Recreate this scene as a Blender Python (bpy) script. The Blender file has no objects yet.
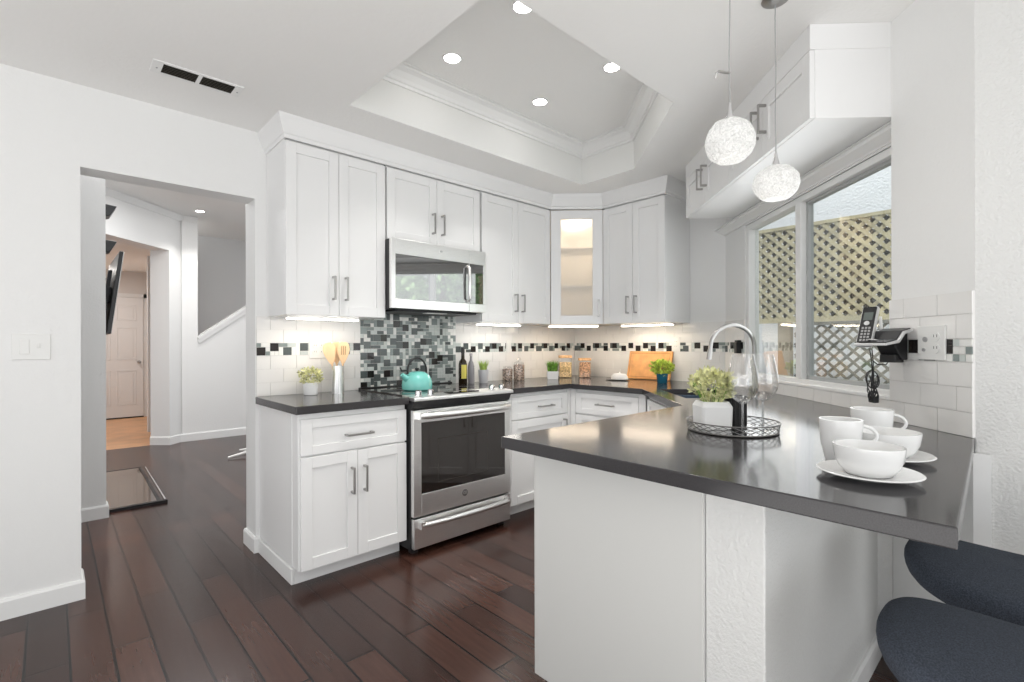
import bpy, bmesh, math, random
from mathutils import Vector, Matrix
random.seed(7)
S = bpy.context.scene
COL = S.collection
PI = math.pi
R2 = math.sqrt(2)

# ---------------------------------------------------------------- camera
cd = bpy.data.cameras.new('camera'); cam = bpy.data.objects.new('camera', cd); COL.objects.link(cam)
cam.location = (0, 0, 1.215)
cam.rotation_mode = 'XYZ'
head = math.radians(47.003)
fw = Vector((math.cos(head), math.sin(head), 0)); rt = Vector((math.sin(head), -math.cos(head), 0)); up = Vector((0, 0, 1))
roll = math.radians(0.167)
rt2 = rt * math.cos(roll) - up * math.sin(roll); up2 = up * math.cos(roll) + rt * math.sin(roll)
M = Matrix((rt2, up2, -fw)).transposed()
cam.rotation_euler = M.to_euler()
cd.sensor_width = 36; cd.lens = 495.13 / 1024 * 36
cd.shift_x = (512 - 512.55) / 1024; cd.shift_y = (344.78 - 341) / 1024
cd.clip_start = 0.02; cd.clip_end = 200
S.camera = cam

# ---------------------------------------------------------------- world, exposure
w = bpy.data.worlds.new('world'); S.world = w; w.use_nodes = True
nt = w.node_tree; bg = nt.nodes['Background']
bg.inputs[0].default_value = (0.93, 0.96, 1.0, 1); bg.inputs[1].default_value = 0.95
S.view_settings.view_transform = 'Standard'; S.view_settings.look = 'None'
S.view_settings.gamma = 1; S.view_settings.use_curve_mapping = False
S.view_settings.exposure = 0.2

def area(name, loc, rot, size, power, color=(1, 1, 1), sizey=None, shape='RECTANGLE', spread=None):
    l = bpy.data.lights.new(name, 'AREA'); l.energy = power; l.color = color
    l.shape = shape; l.size = size
    if sizey: l.size_y = sizey
    if spread: l.spread = spread
    o = bpy.data.objects.new(name, l); COL.objects.link(o); o.location = loc; o.rotation_euler = rot
    return o
# added fill lamps, unseen behind the camera, to brighten the kitchen
area('rear_fill_light', (0.2, -3.3, 1.35), (math.radians(95), 0, math.radians(-8)), 3.6, 38, (0.98, 0.99, 1), 2.2)
area('upward_fill_light', (-1.0, -0.3, 0.30), (math.radians(172), 0, math.radians(-43)), 3.2, 62, (1, 0.99, 0.97), 2.4)  # added lamp aimed upwards to lift the ceiling
area('side_fill_light', (-3.3, 1.3, 1.3), (math.radians(92), 0, math.radians(-90)), 2.6, 15, (1, 0.99, 0.98), 2.0)  # added lamp brightening the faces turned to this side
sl = bpy.data.lights.new('sun', 'SUN'); sl.energy = 3.6; sl.angle = math.radians(3); sl.color = (1, 0.97, 0.92)
area('kitchen_window_light', (2.86, 0.90, 1.50), (math.radians(90), 0, math.radians(45)), 1.3, 5.5, (0.95, 0.98, 1), 0.95)
so = bpy.data.objects.new('sun', sl); COL.objects.link(so); so.rotation_euler = Vector((0.45, 0.20, -0.87)).to_track_quat('-Z', 'Y').to_euler()

# ---------------------------------------------------------------- materials
def newmat(name):
    m = bpy.data.materials.new(name); m.use_nodes = True
    return m, m.node_tree, m.node_tree.nodes['Principled BSDF']
def mat(name, col, rough=0.5, metal=0.0, bump=None, bscale=50, emis=None, estr=0, trans=0, ior=1.45, spec=None, coat=0, noise=0, nscale=30, stretch=None):
    m, t, b = newmat(name)
    b.inputs['Base Color'].default_value = (*col, 1); b.inputs['Roughness'].default_value = rough
    b.inputs['Metallic'].default_value = metal; b.inputs['IOR'].default_value = ior
    if trans: b.inputs['Transmission Weight'].default_value = trans
    if coat: b.inputs['Coat Weight'].default_value = coat; b.inputs['Coat Roughness'].default_value = 0.05
    if spec is not None: b.inputs['Specular IOR Level'].default_value = spec
    if emis: b.inputs['Emission Color'].default_value = (*emis, 1); b.inputs['Emission Strength'].default_value = estr
    if bump or noise:
        tc = t.nodes.new('ShaderNodeTexCoord'); mp = t.nodes.new('ShaderNodeMapping')
        t.links.new(tc.outputs['Object'], mp.inputs[0])
        if stretch: mp.inputs['Scale'].default_value = stretch
    if bump:
        n = t.nodes.new('ShaderNodeTexNoise'); n.inputs['Scale'].default_value = bscale; n.inputs['Detail'].default_value = 3
        t.links.new(mp.outputs[0], n.inputs['Vector'])
        bp = t.nodes.new('ShaderNodeBump'); bp.inputs['Strength'].default_value = bump; bp.inputs['Distance'].default_value = 0.01
        t.links.new(n.outputs['Fac'], bp.inputs['Height']); t.links.new(bp.outputs[0], b.inputs['Normal'])
    if noise:
        n = t.nodes.new('ShaderNodeTexNoise'); n.inputs['Scale'].default_value = nscale; n.inputs['Detail'].default_value = 4
        t.links.new(mp.outputs[0], n.inputs['Vector'])
        r = t.nodes.new('ShaderNodeValToRGB')
        r.color_ramp.elements[0].position = 0.35; r.color_ramp.elements[1].position = 0.65
        r.color_ramp.elements[0].color = (*[c * (1 - noise) for c in col], 1)
        r.color_ramp.elements[1].color = (*[min(1, c * (1 + noise)) for c in col], 1)
        t.links.new(n.outputs['Fac'], r.inputs[0]); t.links.new(r.outputs[0], b.inputs['Base Color'])
    return m
def glassmat(name, tint=(1, 1, 1), gl=0.08, rough=0.0):
    # thin clear glass: see-through with a mirror sheen growing at grazing angles
    m = bpy.data.materials.new(name); m.use_nodes = True; t = m.node_tree; t.nodes.clear()
    o = t.nodes.new('ShaderNodeOutputMaterial'); tr = t.nodes.new('ShaderNodeBsdfTransparent'); g = t.nodes.new('ShaderNodeBsdfGlossy')
    tr.inputs[0].default_value = (*tint, 1); g.inputs['Roughness'].default_value = rough
    lw = t.nodes.new('ShaderNodeLayerWeight'); lw.inputs[0].default_value = 0.35
    mr = t.nodes.new('ShaderNodeMapRange'); mr.inputs['To Min'].default_value = gl; mr.inputs['To Max'].default_value = 0.9
    t.links.new(lw.outputs['Facing'], mr.inputs['Value'])
    pw = t.nodes.new('ShaderNodeMath'); pw.operation = 'POWER'; pw.inputs[1].default_value = 2.0
    t.links.new(lw.outputs['Facing'], pw.inputs[0]); t.links.new(pw.outputs[0], mr.inputs['Value'])
    mx = t.nodes.new('ShaderNodeMixShader')
    t.links.new(mr.outputs[0], mx.inputs[0]); t.links.new(tr.outputs[0], mx.inputs[1]); t.links.new(g.outputs[0], mx.inputs[2])
    t.links.new(mx.outputs[0], o.inputs[0])
    return m

WALL = mat('painted plaster', (0.82, 0.82, 0.81), 0.6, bump=0.15, bscale=90)
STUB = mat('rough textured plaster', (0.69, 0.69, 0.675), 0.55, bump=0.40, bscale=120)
CEIL = mat('ceiling paint', (0.88, 0.875, 0.86), 0.8, bump=0.15, bscale=60)
TRIM = mat('semi gloss white trim', (0.84, 0.84, 0.83), 0.35)
CAB = mat('white cabinet lacquer', (0.83, 0.83, 0.825), 0.32)
CABIN = mat('cream cabinet interior', (0.85, 0.80, 0.72), 0.5)
HANDLE = mat('brushed nickel', (0.42, 0.41, 0.40), 0.32, 1.0)
STEEL = mat('brushed stainless steel', (0.86, 0.86, 0.85), 0.34, 1.0, noise=0.06, nscale=20, stretch=(1, 1, 60))
STEELD = mat('dark stainless', (0.30, 0.30, 0.30), 0.3, 1.0)
BLACKG = mat('black oven glass', (0.016, 0.012, 0.010), 0.04, ior=1.75)
MWGLASS = mat('mirror black microwave glass', (0.012, 0.012, 0.012), 0.03, ior=3.6, spec=0.5)
BLACKP = mat('black plastic', (0.015, 0.015, 0.016), 0.35)
BLACKM = mat('black metal', (0.02, 0.02, 0.022), 0.4, 0.6)
COUNTER = mat('charcoal quartz', (0.045, 0.043, 0.045), 0.13, noise=0.12, nscale=400, spec=0.42)
GROUT = mat('light grout', (0.74, 0.73, 0.71), 0.8)
TILE = mat('white glazed tile', (0.82, 0.81, 0.79), 0.1, bump=0.06, bscale=14)
WHITEC = mat('white ceramic', (0.84, 0.84, 0.83), 0.15, coat=0.3)
WHITEM = mat('matt white ceramic', (0.82, 0.82, 0.81), 0.45)
PLASTIC = mat('white plastic', (0.80, 0.80, 0.78), 0.35)
GREYP = mat('grey plastic', (0.35, 0.35, 0.35), 0.4)
SILVERP = mat('silver plastic', (0.62, 0.62, 0.62), 0.3, 0.4)
TEAL = mat('teal enamel', (0.17, 0.52, 0.47), 0.15, coat=0.5)
WOODU = mat('light beech', (0.80, 0.55, 0.32), 0.5, noise=0.12, nscale=12, stretch=(1, 1, 0.2))
BAMBOO = mat('honey bamboo', (0.72, 0.36, 0.13), 0.4, noise=0.14, nscale=14, stretch=(1, 0.15, 1))
FABRIC = mat('charcoal blue woven fabric', (0.050, 0.060, 0.080), 0.95, bump=0.5, bscale=500, noise=0.35, nscale=350)
SOIL = mat('soil', (0.05, 0.035, 0.02), 0.95)
LEAFP = mat('pale sage leaf', (0.66, 0.66, 0.36), 0.6, noise=0.45, nscale=45)
LEAFY = mat('yellow green leaf', (0.56, 0.68, 0.12), 0.55, noise=0.4, nscale=40)
GRASS = mat('bright green blade', (0.16, 0.34, 0.05), 0.5, noise=0.5, nscale=40)
GRASSL = mat('lime blade', (0.42, 0.58, 0.13), 0.5, noise=0.3, nscale=40)
TREEL = mat('tree leaf', (0.40, 0.58, 0.28), 0.6, noise=0.7, nscale=6)
BARK = mat('bark', (0.12, 0.08, 0.05), 0.9)
BLUEP = mat('teal blue glazed pot', (0.02, 0.14, 0.22), 0.25)
WINEB = mat('dark amber bottle glass', (0.02, 0.012, 0.004), 0.06, coat=0.6)
YLABEL = mat('yellow bottle label', (0.75, 0.66, 0.14), 0.6)
GREYB = mat('smoky bottle glass', (0.42, 0.41, 0.43), 0.08, trans=0.35)
CLEAR = glassmat('clear glass')
WINEG = glassmat('wine glass', gl=0.10)
WINES = glassmat('solid glass stem', (0.85, 0.86, 0.86), gl=0.38, rough=0.05)
PANE = glassmat('window pane glass', (0.96, 0.98, 0.97), 0.03)
PEBB = mat('mixed dried mushrooms', (0.32, 0.24, 0.19), 0.8, noise=0.9, nscale=90)
PASTA = mat('pasta and nuts', (0.72, 0.50, 0.26), 0.7, noise=0.5, nscale=90)
SNACK = mat('dried fruit mix', (0.50, 0.30, 0.18), 0.7, noise=0.7, nscale=80)
CORK = mat('cork lid', (0.68, 0.42, 0.22), 0.8, noise=0.2, nscale=60)
STUCCO = mat('white exterior stucco', (0.74, 0.77, 0.82), 0.85, bump=1.0, bscale=48)
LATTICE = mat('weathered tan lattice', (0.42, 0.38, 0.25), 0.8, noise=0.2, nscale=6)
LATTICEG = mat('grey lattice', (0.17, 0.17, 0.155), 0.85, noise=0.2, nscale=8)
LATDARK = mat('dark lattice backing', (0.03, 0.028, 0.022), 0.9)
FENCEP = mat('weathered post', (0.30, 0.27, 0.22), 0.9)
CONCR = mat('patio concrete', (0.45, 0.44, 0.42), 0.9, noise=0.1, nscale=5)
SINKM = mat('dark blue grey composite', (0.06, 0.085, 0.12), 0.3)
TERRA = mat('orange beige tile floor', (0.62, 0.34, 0.17), 0.35, noise=0.12, nscale=4)
HALLG = mat('stairwell grey paint', (0.72, 0.72, 0.72), 0.7)
DOORM = mat('white panel door', (0.74, 0.73, 0.72), 0.4)
DARKGL = mat('glossy brown glass', (0.05, 0.03, 0.018), 0.03, spec=0.9, coat=0.5)
LIGHTW = mat('warm led strip', (1, 1, 1), 0.5, emis=(1.0, 0.86, 0.68), estr=7)
LIGHTC = mat('neutral led strip', (1, 1, 1), 0.5, emis=(1.0, 0.96, 0.90), estr=7)
LAMPE = mat('recessed lamp lens', (1, 1, 1), 0.5, emis=(1.0, 0.98, 0.95), estr=20)
CHROME = mat('chrome', (0.75, 0.75, 0.76), 0.08, 1.0)

def floor_mat():
    m, t, b = newmat('dark plank floor')
    tc = t.nodes.new('ShaderNodeTexCoord'); mp = t.nodes.new('ShaderNodeMapping')
    mp.inputs['Rotation'].default_value = (0, 0, PI / 2); mp.inputs['Location'].default_value = (0.25, 0.205, 0)
    t.links.new(tc.outputs['Object'], mp.inputs[0])
    br = t.nodes.new('ShaderNodeTexBrick')
    br.inputs['Color1'].default_value = (0.066, 0.030, 0.021, 1); br.inputs['Color2'].default_value = (0.026, 0.0125, 0.010, 1)
    br.inputs['Mortar'].default_value = (0.003, 0.002, 0.002, 1)
    br.inputs['Scale'].default_value = 1; br.inputs['Mortar Size'].default_value = 0.0045; br.inputs['Mortar Smooth'].default_value = 0.2
    br.inputs['Brick Width'].default_value = 1.15; br.inputs['Row Height'].default_value = 0.128; br.offset = 0.37; br.squash = 1
    t.links.new(mp.outputs[0], br.inputs[0])
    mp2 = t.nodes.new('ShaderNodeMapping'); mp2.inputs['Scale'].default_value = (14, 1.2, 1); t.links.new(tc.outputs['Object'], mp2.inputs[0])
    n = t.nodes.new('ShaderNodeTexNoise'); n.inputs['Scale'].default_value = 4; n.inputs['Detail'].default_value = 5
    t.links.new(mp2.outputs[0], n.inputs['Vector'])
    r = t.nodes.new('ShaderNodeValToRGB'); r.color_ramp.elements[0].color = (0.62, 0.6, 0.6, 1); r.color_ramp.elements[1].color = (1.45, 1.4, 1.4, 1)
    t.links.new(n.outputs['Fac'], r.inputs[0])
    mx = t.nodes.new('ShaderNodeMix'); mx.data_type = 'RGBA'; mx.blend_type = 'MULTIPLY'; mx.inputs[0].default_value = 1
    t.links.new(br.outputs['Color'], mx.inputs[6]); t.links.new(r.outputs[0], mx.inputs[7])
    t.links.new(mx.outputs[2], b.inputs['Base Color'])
    b.inputs['Roughness'].default_value = 0.24; b.inputs['Specular IOR Level'].default_value = 0.38
    bp = t.nodes.new('ShaderNodeBump'); bp.inputs['Strength'].default_value = 0.5; bp.inputs['Distance'].default_value = 0.002; bp.invert = True
    t.links.new(br.outputs['Fac'], bp.inputs['Height'])
    bp2 = t.nodes.new('ShaderNodeBump'); bp2.inputs['Strength'].default_value = 0.12; bp2.inputs['Distance'].default_value = 0.003
    t.links.new(n.outputs['Fac'], bp2.inputs['Height']); t.links.new(bp.outputs[0], bp2.inputs['Normal']); t.links.new(bp2.outputs[0], b.inputs['Normal'])
    return m
FLOOR = floor_mat()

def globe_mat():
    m, t, b = newmat('crackled lit glass')
    b.inputs['Base Color'].default_value = (0.55, 0.55, 0.54, 1); b.inputs['Roughness'].default_value = 0.2
    b.inputs['Transmission Weight'].default_value = 0.3
    tc = t.nodes.new('ShaderNodeTexCoord')
    v = t.nodes.new('ShaderNodeTexNoise'); v.inputs['Scale'].default_value = 55; v.inputs['Detail'].default_value = 6; v.inputs['Distortion'].default_value = 2.5
    t.links.new(tc.outputs['Object'], v.inputs['Vector'])
    r = t.nodes.new('ShaderNodeValToRGB'); r.color_ramp.elements[0].position = 0.35; r.color_ramp.elements[1].position = 0.62
    r.color_ramp.elements[0].color = (0.36, 0.355, 0.34, 1); r.color_ramp.elements[1].color = (0.80, 0.79, 0.77, 1)
    t.links.new(v.outputs['Fac'], r.inputs[0]); t.links.new(r.outputs[0], b.inputs['Emission Color'])
    b.inputs['Emission Strength'].default_value = 0.50
    bp = t.nodes.new('ShaderNodeBump'); bp.inputs['Strength'].default_value = 0.9; bp.inputs['Distance'].default_value = 0.01
    t.links.new(v.outputs['Fac'], bp.inputs['Height']); t.links.new(bp.outputs[0], b.inputs['Normal'])
    return m
GLOBE = globe_mat()
def frost():
    m, t, b = newmat('frosted cabinet glass')
    b.inputs['Base Color'].default_value = (0.95, 0.93, 0.90, 1); b.inputs['Roughness'].default_value = 0.8; b.inputs['Transmission Weight'].default_value = 0.7
    b.inputs['IOR'].default_value = 1.1
    return m
FROST = frost()

# ---------------------------------------------------------------- mesh builder
class MB:
    def __init__(s): s.v = []; s.f = []; s.m = []; s.M = Matrix.Identity(4)
    def add(s, vs, fs, mi=0):
        n = len(s.v); s.v += [tuple(s.M @ Vector(p)) for p in vs]
        for f in fs: s.f.append([i + n for i in f]); s.m.append(mi)
        return s
    def box(s, x0, y0, z0, x1, y1, z1, mi=0):
        if x0 > x1: x0, x1 = x1, x0
        if y0 > y1: y0, y1 = y1, y0
        if z0 > z1: z0, z1 = z1, z0
        return s.add([(x0, y0, z0), (x1, y0, z0), (x1, y1, z0), (x0, y1, z0), (x0, y0, z1), (x1, y0, z1), (x1, y1, z1), (x0, y1, z1)],
                     [(3, 2, 1, 0), (4, 5, 6, 7), (0, 1, 5, 4), (1, 2, 6, 5), (2, 3, 7, 6), (3, 0, 4, 7)], mi)
    def prism(s, poly, z0, z1, mi=0):
        a = sum(poly[i][0] * poly[(i + 1) % len(poly)][1] - poly[(i + 1) % len(poly)][0] * poly[i][1] for i in range(len(poly)))
        if a < 0: poly = poly[::-1]
        n = len(poly)
        return s.add([(x, y, z0) for x, y in poly] + [(x, y, z1) for x, y in poly],
                     [tuple(range(n))[::-1], tuple(range(n, 2 * n))] + [(i, (i + 1) % n, n + (i + 1) % n, n + i) for i in range(n)], mi)
    def prism_x(s, poly, x0, x1, mi=0):   # poly in (y,z), extruded along x
        n = len(poly)
        a = sum(poly[i][0] * poly[(i + 1) % n][1] - poly[(i + 1) % n][0] * poly[i][1] for i in range(n))
        if a < 0: poly = poly[::-1]
        return s.add([(x0, y, z) for y, z in poly] + [(x1, y, z) for y, z in poly],
                     [tuple(range(n))[::-1], tuple(range(n, 2 * n))] + [(i, (i + 1) % n, n + (i + 1) % n, n + i) for i in range(n)], mi)
    def lathe(s, prof, c=(0, 0, 0), seg=28, mi=0, sx=1, sy=1, ring=False):
        vs = []; fs = []; n = len(prof)
        for k in range(seg):
            a = 2 * PI * k / seg
            for r, z in prof: vs.append((c[0] + r * math.cos(a) * sx, c[1] + r * math.sin(a) * sy, c[2] + z))
        for k in range(seg):
            k2 = (k + 1) % seg
            for i in range(n - 1):
                a, b, d, e = k * n + i, k2 * n + i, k2 * n + i + 1, k * n + i + 1
                fs.append((a, b, d, e))
            if ring: fs.append((k * n + n - 1, k2 * n + n - 1, k2 * n, k * n))
        if prof[0][0] > 1e-5 and not ring: fs.append(tuple(k * n for k in range(seg))[::-1])
        if prof[-1][0] > 1e-5 and not ring: fs.append(tuple(k * n + n - 1 for k in range(seg)))
        return s.add(vs, fs, mi)
    def tube(s, pts, r, seg=10, mi=0, cap=True):
        pts = [Vector(p) for p in pts]; rs = r if isinstance(r, (list, tuple)) else [r] * len(pts)
        vs = []; fs = []; prev = None
        for i, p in enumerate(pts):
            d = (pts[min(i + 1, len(pts) - 1)] - pts[max(i - 1, 0)]).normalized()
            if prev is None:
                a = Vector((0, 0, 1)) if abs(d.z) < 0.9 else Vector((1, 0, 0)); u = d.cross(a).normalized()
            else: u = (prev - d * prev.dot(d)).normalized()
            prev = u; v = d.cross(u)
            for k in range(seg):
                an = 2 * PI * k / seg; vs.append(tuple(p + (u * math.cos(an) + v * math.sin(an)) * rs[i]))
        for i in range(len(pts) - 1):
            for k in range(seg):
                k2 = (k + 1) % seg; fs.append((i * seg + k, i * seg + k2, (i + 1) * seg + k2, (i + 1) * seg + k))
        if cap: fs.append(tuple(range(seg))[::-1]); fs.append(tuple(range((len(pts) - 1) * seg, len(pts) * seg)))
        return s.add(vs, fs, mi)
    def bar(s, a, b, w, h, mi=0):  # square bar from a to b
        a = Vector(a); b = Vector(b); d = (b - a).normalized()
        q = Vector((0, 0, 1)) if abs(d.z) < 0.95 else Vector((0, 1, 0))
        u = d.cross(q).normalized() * w / 2; v = d.cross(u.normalized()).normalized() * h / 2
        vs = [a - u - v, a + u - v, a + u + v, a - u + v, b - u - v, b + u - v, b + u + v, b - u + v]
        return s.add([tuple(p) for p in vs], [(3, 2, 1, 0), (4, 5, 6, 7), (0, 1, 5, 4), (1, 2, 6, 5), (2, 3, 7, 6), (3, 0, 4, 7)], mi)
    def sweep(s, path, prof, side=1, mi=0, closed=False):
        # path: plan polyline; prof: (offset, z) open profile; side=+1 offsets to the left of travel
        n = len(path); P = [Vector((p[0], p[1])) for p in path]; vs = []; fs = []; k = len(prof)
        for i in range(n):
            def nd(a, b):
                d = (P[b] - P[a]).normalized(); return Vector((-d.y, d.x)) * side
            if closed: n1, n2 = nd((i - 1) % n, i), nd(i, (i + 1) % n)
            elif i == 0: n1 = n2 = nd(0, 1)
            elif i == n - 1: n1 = n2 = nd(n - 2, n - 1)
            else: n1, n2 = nd(i - 1, i), nd(i, i + 1)
            m = (n1 + n2); m = m / m.length; m = m / max(0.3, m.dot(n1))
            for o, z in prof: q = P[i] + m * o; vs.append((q.x, q.y, z))
        for i in range(n if closed else n - 1):
            j = (i + 1) % n
            for q in range(k):
                q2 = (q + 1) % k
                fs.append((i * k + q, j * k + q, j * k + q2, i * k + q2))
        if not closed: fs.append(tuple(range(k))); fs.append(tuple((n - 1) * k + q for q in range(k))[::-1])
        return s.add(vs, fs, mi)
    def leaf(s, p, d, L, W, mi=0, bend=0.3):
        p = Vector(p); d = Vector(d).normalized(); a = Vector((random.uniform(-1, 1), random.uniform(-1, 1), random.uniform(-1, 1)))
        u = d.cross(a).normalized(); nn = d.cross(u)
        m = p + d * L * 0.5 + nn * L * bend * 0.3; t = p + d * L
        return s.add([tuple(p), tuple(m + u * W / 2), tuple(t), tuple(m - u * W / 2)], [(0, 1, 2, 3)], mi)
    def build(s, name, mats, parent=None, bevel=0, smooth=False, loc=None, seg=2):
        me = bpy.data.meshes.new(name); me.from_pydata(s.v, [], s.f)
        mats = mats if isinstance(mats, (list, tuple)) else [mats]
        for m in mats: me.materials.append(m)
        for p, mi in zip(me.polygons, s.m): p.material_index = mi
        bm = bmesh.new(); bm.from_mesh(me); bmesh.ops.recalc_face_normals(bm, faces=bm.faces); bm.to_mesh(me); bm.free()
        if smooth:
            for p in me.polygons: p.use_smooth = True
            try: me.set_sharp_from_angle(angle=math.radians(40))
            except Exception: pass
        o = bpy.data.objects.new(name, me); COL.objects.link(o)
        if parent: o.parent = parent
        if loc: o.location = loc
        if bevel:
            b = o.modifiers.new('bevel', 'BEVEL'); b.width = bevel; b.segments = seg; b.limit_method = 'ANGLE'; b.angle_limit = math.radians(40)
        return o
def tag(o, label=None, cat=None, group=None, kind=None):
    if label: o['label'] = label
    if cat: o['category'] = cat
    if group: o['group'] = group
    if kind: o['kind'] = kind
    return o
def thing(name, label, cat, loc=(0, 0, 0), rz=0, group=None):
    o = bpy.data.objects.new(name, None); COL.objects.link(o); o.location = loc; o.rotation_euler = (0, 0, rz)
    o.empty_display_size = 0.1
    return tag(o, label, cat, group)
def struct(mb, name, m, **k):
    o = mb.build(name, m, **k); o['kind'] = 'structure'; return o
def tv(t, v): return ((t + v) / R2, (t - v) / R2)     # t along the window wall, v towards it
RC = math.radians(-135)   # local x = towards the camera end, local y = into the window wall
def Rz(a, loc=(0, 0, 0)): return Matrix.Translation(loc) @ Matrix.Rotation(a, 4, 'Z')

H = 2.472; YA = 3.158; XB = 3.78; HC = 0.914
VW = 2.0 / R2; VR = 2.12 / R2       # near wall plane, recessed window plane
TN = 1.987; TE = (2.148 + 0.148) / R2; TF = (3.78 + 1.66) / R2

# ================================================================ SETTING
f = MB(); f.box(-4, -4, -0.1, 5, 7.45, 0)
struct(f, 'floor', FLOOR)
f = MB(); f.box(-4, 7.45, -0.1, 5, 13, -0.001)
struct(f, 'floor_hall', TERRA)
# patio ground outside the window
g = MB(); g.prism([tv(-3, 1.70), tv(5.2, 1.70), (16, 5.5), (16, -14), tv(-3, 14)], -0.12, 0.02)
struct(g, 'ground', CONCR)

# kitchen ceiling with the tray opening
tx0, ty0, tx1, ty1 = 1.145, 1.31, 3.06, 2.475
hole = [(tx0, ty0), (2.373, ty0), (tx1, 2.0), (tx1, ty1), (tx0, ty1)]
c = MB(); T = 0.0015
c.prism([(-4, -4), (tx0, -4), (tx0, YA + .15), (-4, YA + .15)], H, H + T)
c.prism([(tx0, -4), (2.25, -4), (2.25, 0.10), (tx1, 0.91), (tx1, ty0), (tx0, ty0)], H, H + T)
c.prism([(tx0, ty1), (tx1, ty1), (tx1, YA + .15), (tx0, YA + .15)], H, H + T)
c.prism([(2.373, ty0), (tx1, ty0), (tx1, 2.0)], H, H + T)
c.prism([(tx1, 0.91), (3.9, 1.72), (3.9, YA + .15), (tx1, YA + .15)], H, H + T)
struct(c, 'ceiling', CEIL)
HT = 2.765
c = MB()
for i in range(5):
    a, b = Vector(hole[i]), Vector(hole[(i + 1) % 5]); d = (b - a).normalized(); n = Vector((d.y, -d.x)) * 0.03
    c.prism([tuple(a), tuple(b), tuple(b + n), tuple(a + n)], H + 0.002, HT)
struct(c, 'wall_tray', mat('tray side paint', (0.80, 0.80, 0.78), 0.6))
c = MB(); c.prism([(tx0 - .05, ty0 - .05), (2.40, ty0 - .05), (tx1 + .05, 1.98), (tx1 + .05, ty1 + .05), (tx0 - .05, ty1 + .05)], HT, HT + 0.08)
struct(c, 'ceiling_tray', CEIL)
prof = [(0, 2.675), (0.010, 2.675), (0.012, 2.690), (0.020, 2.694), (0.028, 2.712), (0.050, 2.738), (0.074, 2.748), (0.078, 2.758), (0.092, 2.760), (0.092, 2.7645), (0, 2.7645)]
c = MB(); c.sweep(hole, prof, side=1, closed=True)
struct(c, 'trim_1', TRIM)
for x, y in ((2.373, ty0),): pass

# wall with the doorway and the range (plane y = YA)
wl = MB(); wl.box(-4, YA, 0, 0.105, YA + .15, H + .1); wl.box(0.105, YA, 2.078, 0.878, YA + .15, H + .1); wl.box(0.878, YA, 0, XB + .12, YA + .19, H + .1)
struct(wl, 'wall_left', WALL)
wb = MB(); wb.box(XB, 1.66, 0, XB + .12, YA, H + .1)
struct(wb, 'wall_back', WALL)
# window wall (turned 45 degrees): near part stands proud, the window sits in a recess
W0, W1, WZ0, WZ1 = 1.995, 3.49, 0.985, 2.035
wr = MB(); wr.M = Rz(RC)
wr.box(-TN, VW, 0, -TE, VW + .26, H + .1)
wr.box(-TF - .05, VR, 0, -TN, VR + .085, WZ0); wr.box(-TF - .05, VR, WZ1, -TN, VR + .085, H + .1)
wr.box(-TF - .05, VR, WZ0, -W1, VR + .085, WZ1)
struct(wr, 'wall_right', WALL)
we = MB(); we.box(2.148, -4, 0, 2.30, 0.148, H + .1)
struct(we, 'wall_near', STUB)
# textured pony wall under the bar
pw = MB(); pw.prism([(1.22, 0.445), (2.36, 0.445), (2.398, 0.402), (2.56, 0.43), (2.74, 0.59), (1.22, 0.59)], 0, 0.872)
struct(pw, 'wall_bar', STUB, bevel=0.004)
cb = MB(); cb.prism([(2.134, 0.112), (2.146, 0.112), (2.146, 0.1485), (2.175, 0.178), (2.167, 0.186), (2.134, 0.153)], 0, 0.868)
struct(cb, 'trim_2', TRIM)

# baseboards
def base(path, name, side, h=0.092):
    b = MB(); b.sweep(path, [(0, 0), (0.014, 0), (0.014, h - .012), (0.008, h), (0, h)], side=side)
    return struct(b, name, TRIM)
base([(1.224, 0.445), (2.36, 0.445)], 'baseboard_bar', -1)
base([(-4, YA), (0.105, YA), (0.105, YA + .15), (-4, YA + .15)], 'baseboard_left', -1)
base([(0.913, YA), (0.878, YA), (0.878, YA + .19), (1.6, YA + .19)], 'baseboard_jamb', -1) if False else base([(0.906, YA), (0.878, YA), (0.878, YA + .19), (1.6, YA + .19)], 'baseboard_jamb', 1)

# hall beyond the doorway
h = MB(); h.box(-4, 4.53, 0, 0.285, 4.65, 2.95); struct(h, 'wall_hall_left', WALL)
base([(-4, 4.53), (0.285, 4.53), (0.285, 4.65)], 'baseboard_hall_left', -1)
# diagonal wall with cased opening; local x along (1,1)
AD = math.radians(45)
o0 = Vector((1.063, 7.307))
h = MB(); h.M = Rz(AD, (o0.x, o0.y, 0))
h.box(0, 0, 0, 0.21, 0.24, 2.95); h.box(-2.2, 0, 2.385, 0, 0.24, 2.95); h.box(-3.2, 0, 0, -2.2, 0.24, 2.95)
struct(h, 'wall_hall_angled', WALL)
e1 = o0 + Vector((0.21, 0.21)) / R2
hw = MB()
hw.box(e1.x, 7.43, 0, 1.385, 7.55, 2.95)
def stz(x): return 1.296 + (x - 1.383) * (1.716 - 1.296) / (1.952 - 1.383)
hw.M = Matrix.Identity(4)
hw.add([(1.385, 7.43, 0), (3.6, 7.43, 0), (3.6, 7.43, stz(3.6)), (1.385, 7.43, stz(1.385)), (1.385, 7.55, 0), (3.6, 7.55, 0), (3.6, 7.55, stz(3.6)), (1.385, 7.55, stz(1.385))],
       [(0, 1, 2, 3), (7, 6, 5, 4), (0, 4, 5, 1), (1, 5, 6, 2), (2, 6, 7, 3), (3, 7, 4, 0)])
struct(hw, 'wall_hall_back', WALL)
tr = MB(); a = (1.385, 7.49, stz(1.385) + .015); b = (3.6, 7.49, stz(3.6) + .015); tr.bar(a, b, 0.17, 0.035); tr.bar((1.385, 7.424, stz(1.385) - .03), (3.6, 7.424, stz(3.6) - .03), 0.02, 0.05)
struct(tr, 'trim_3', TRIM)
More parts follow.
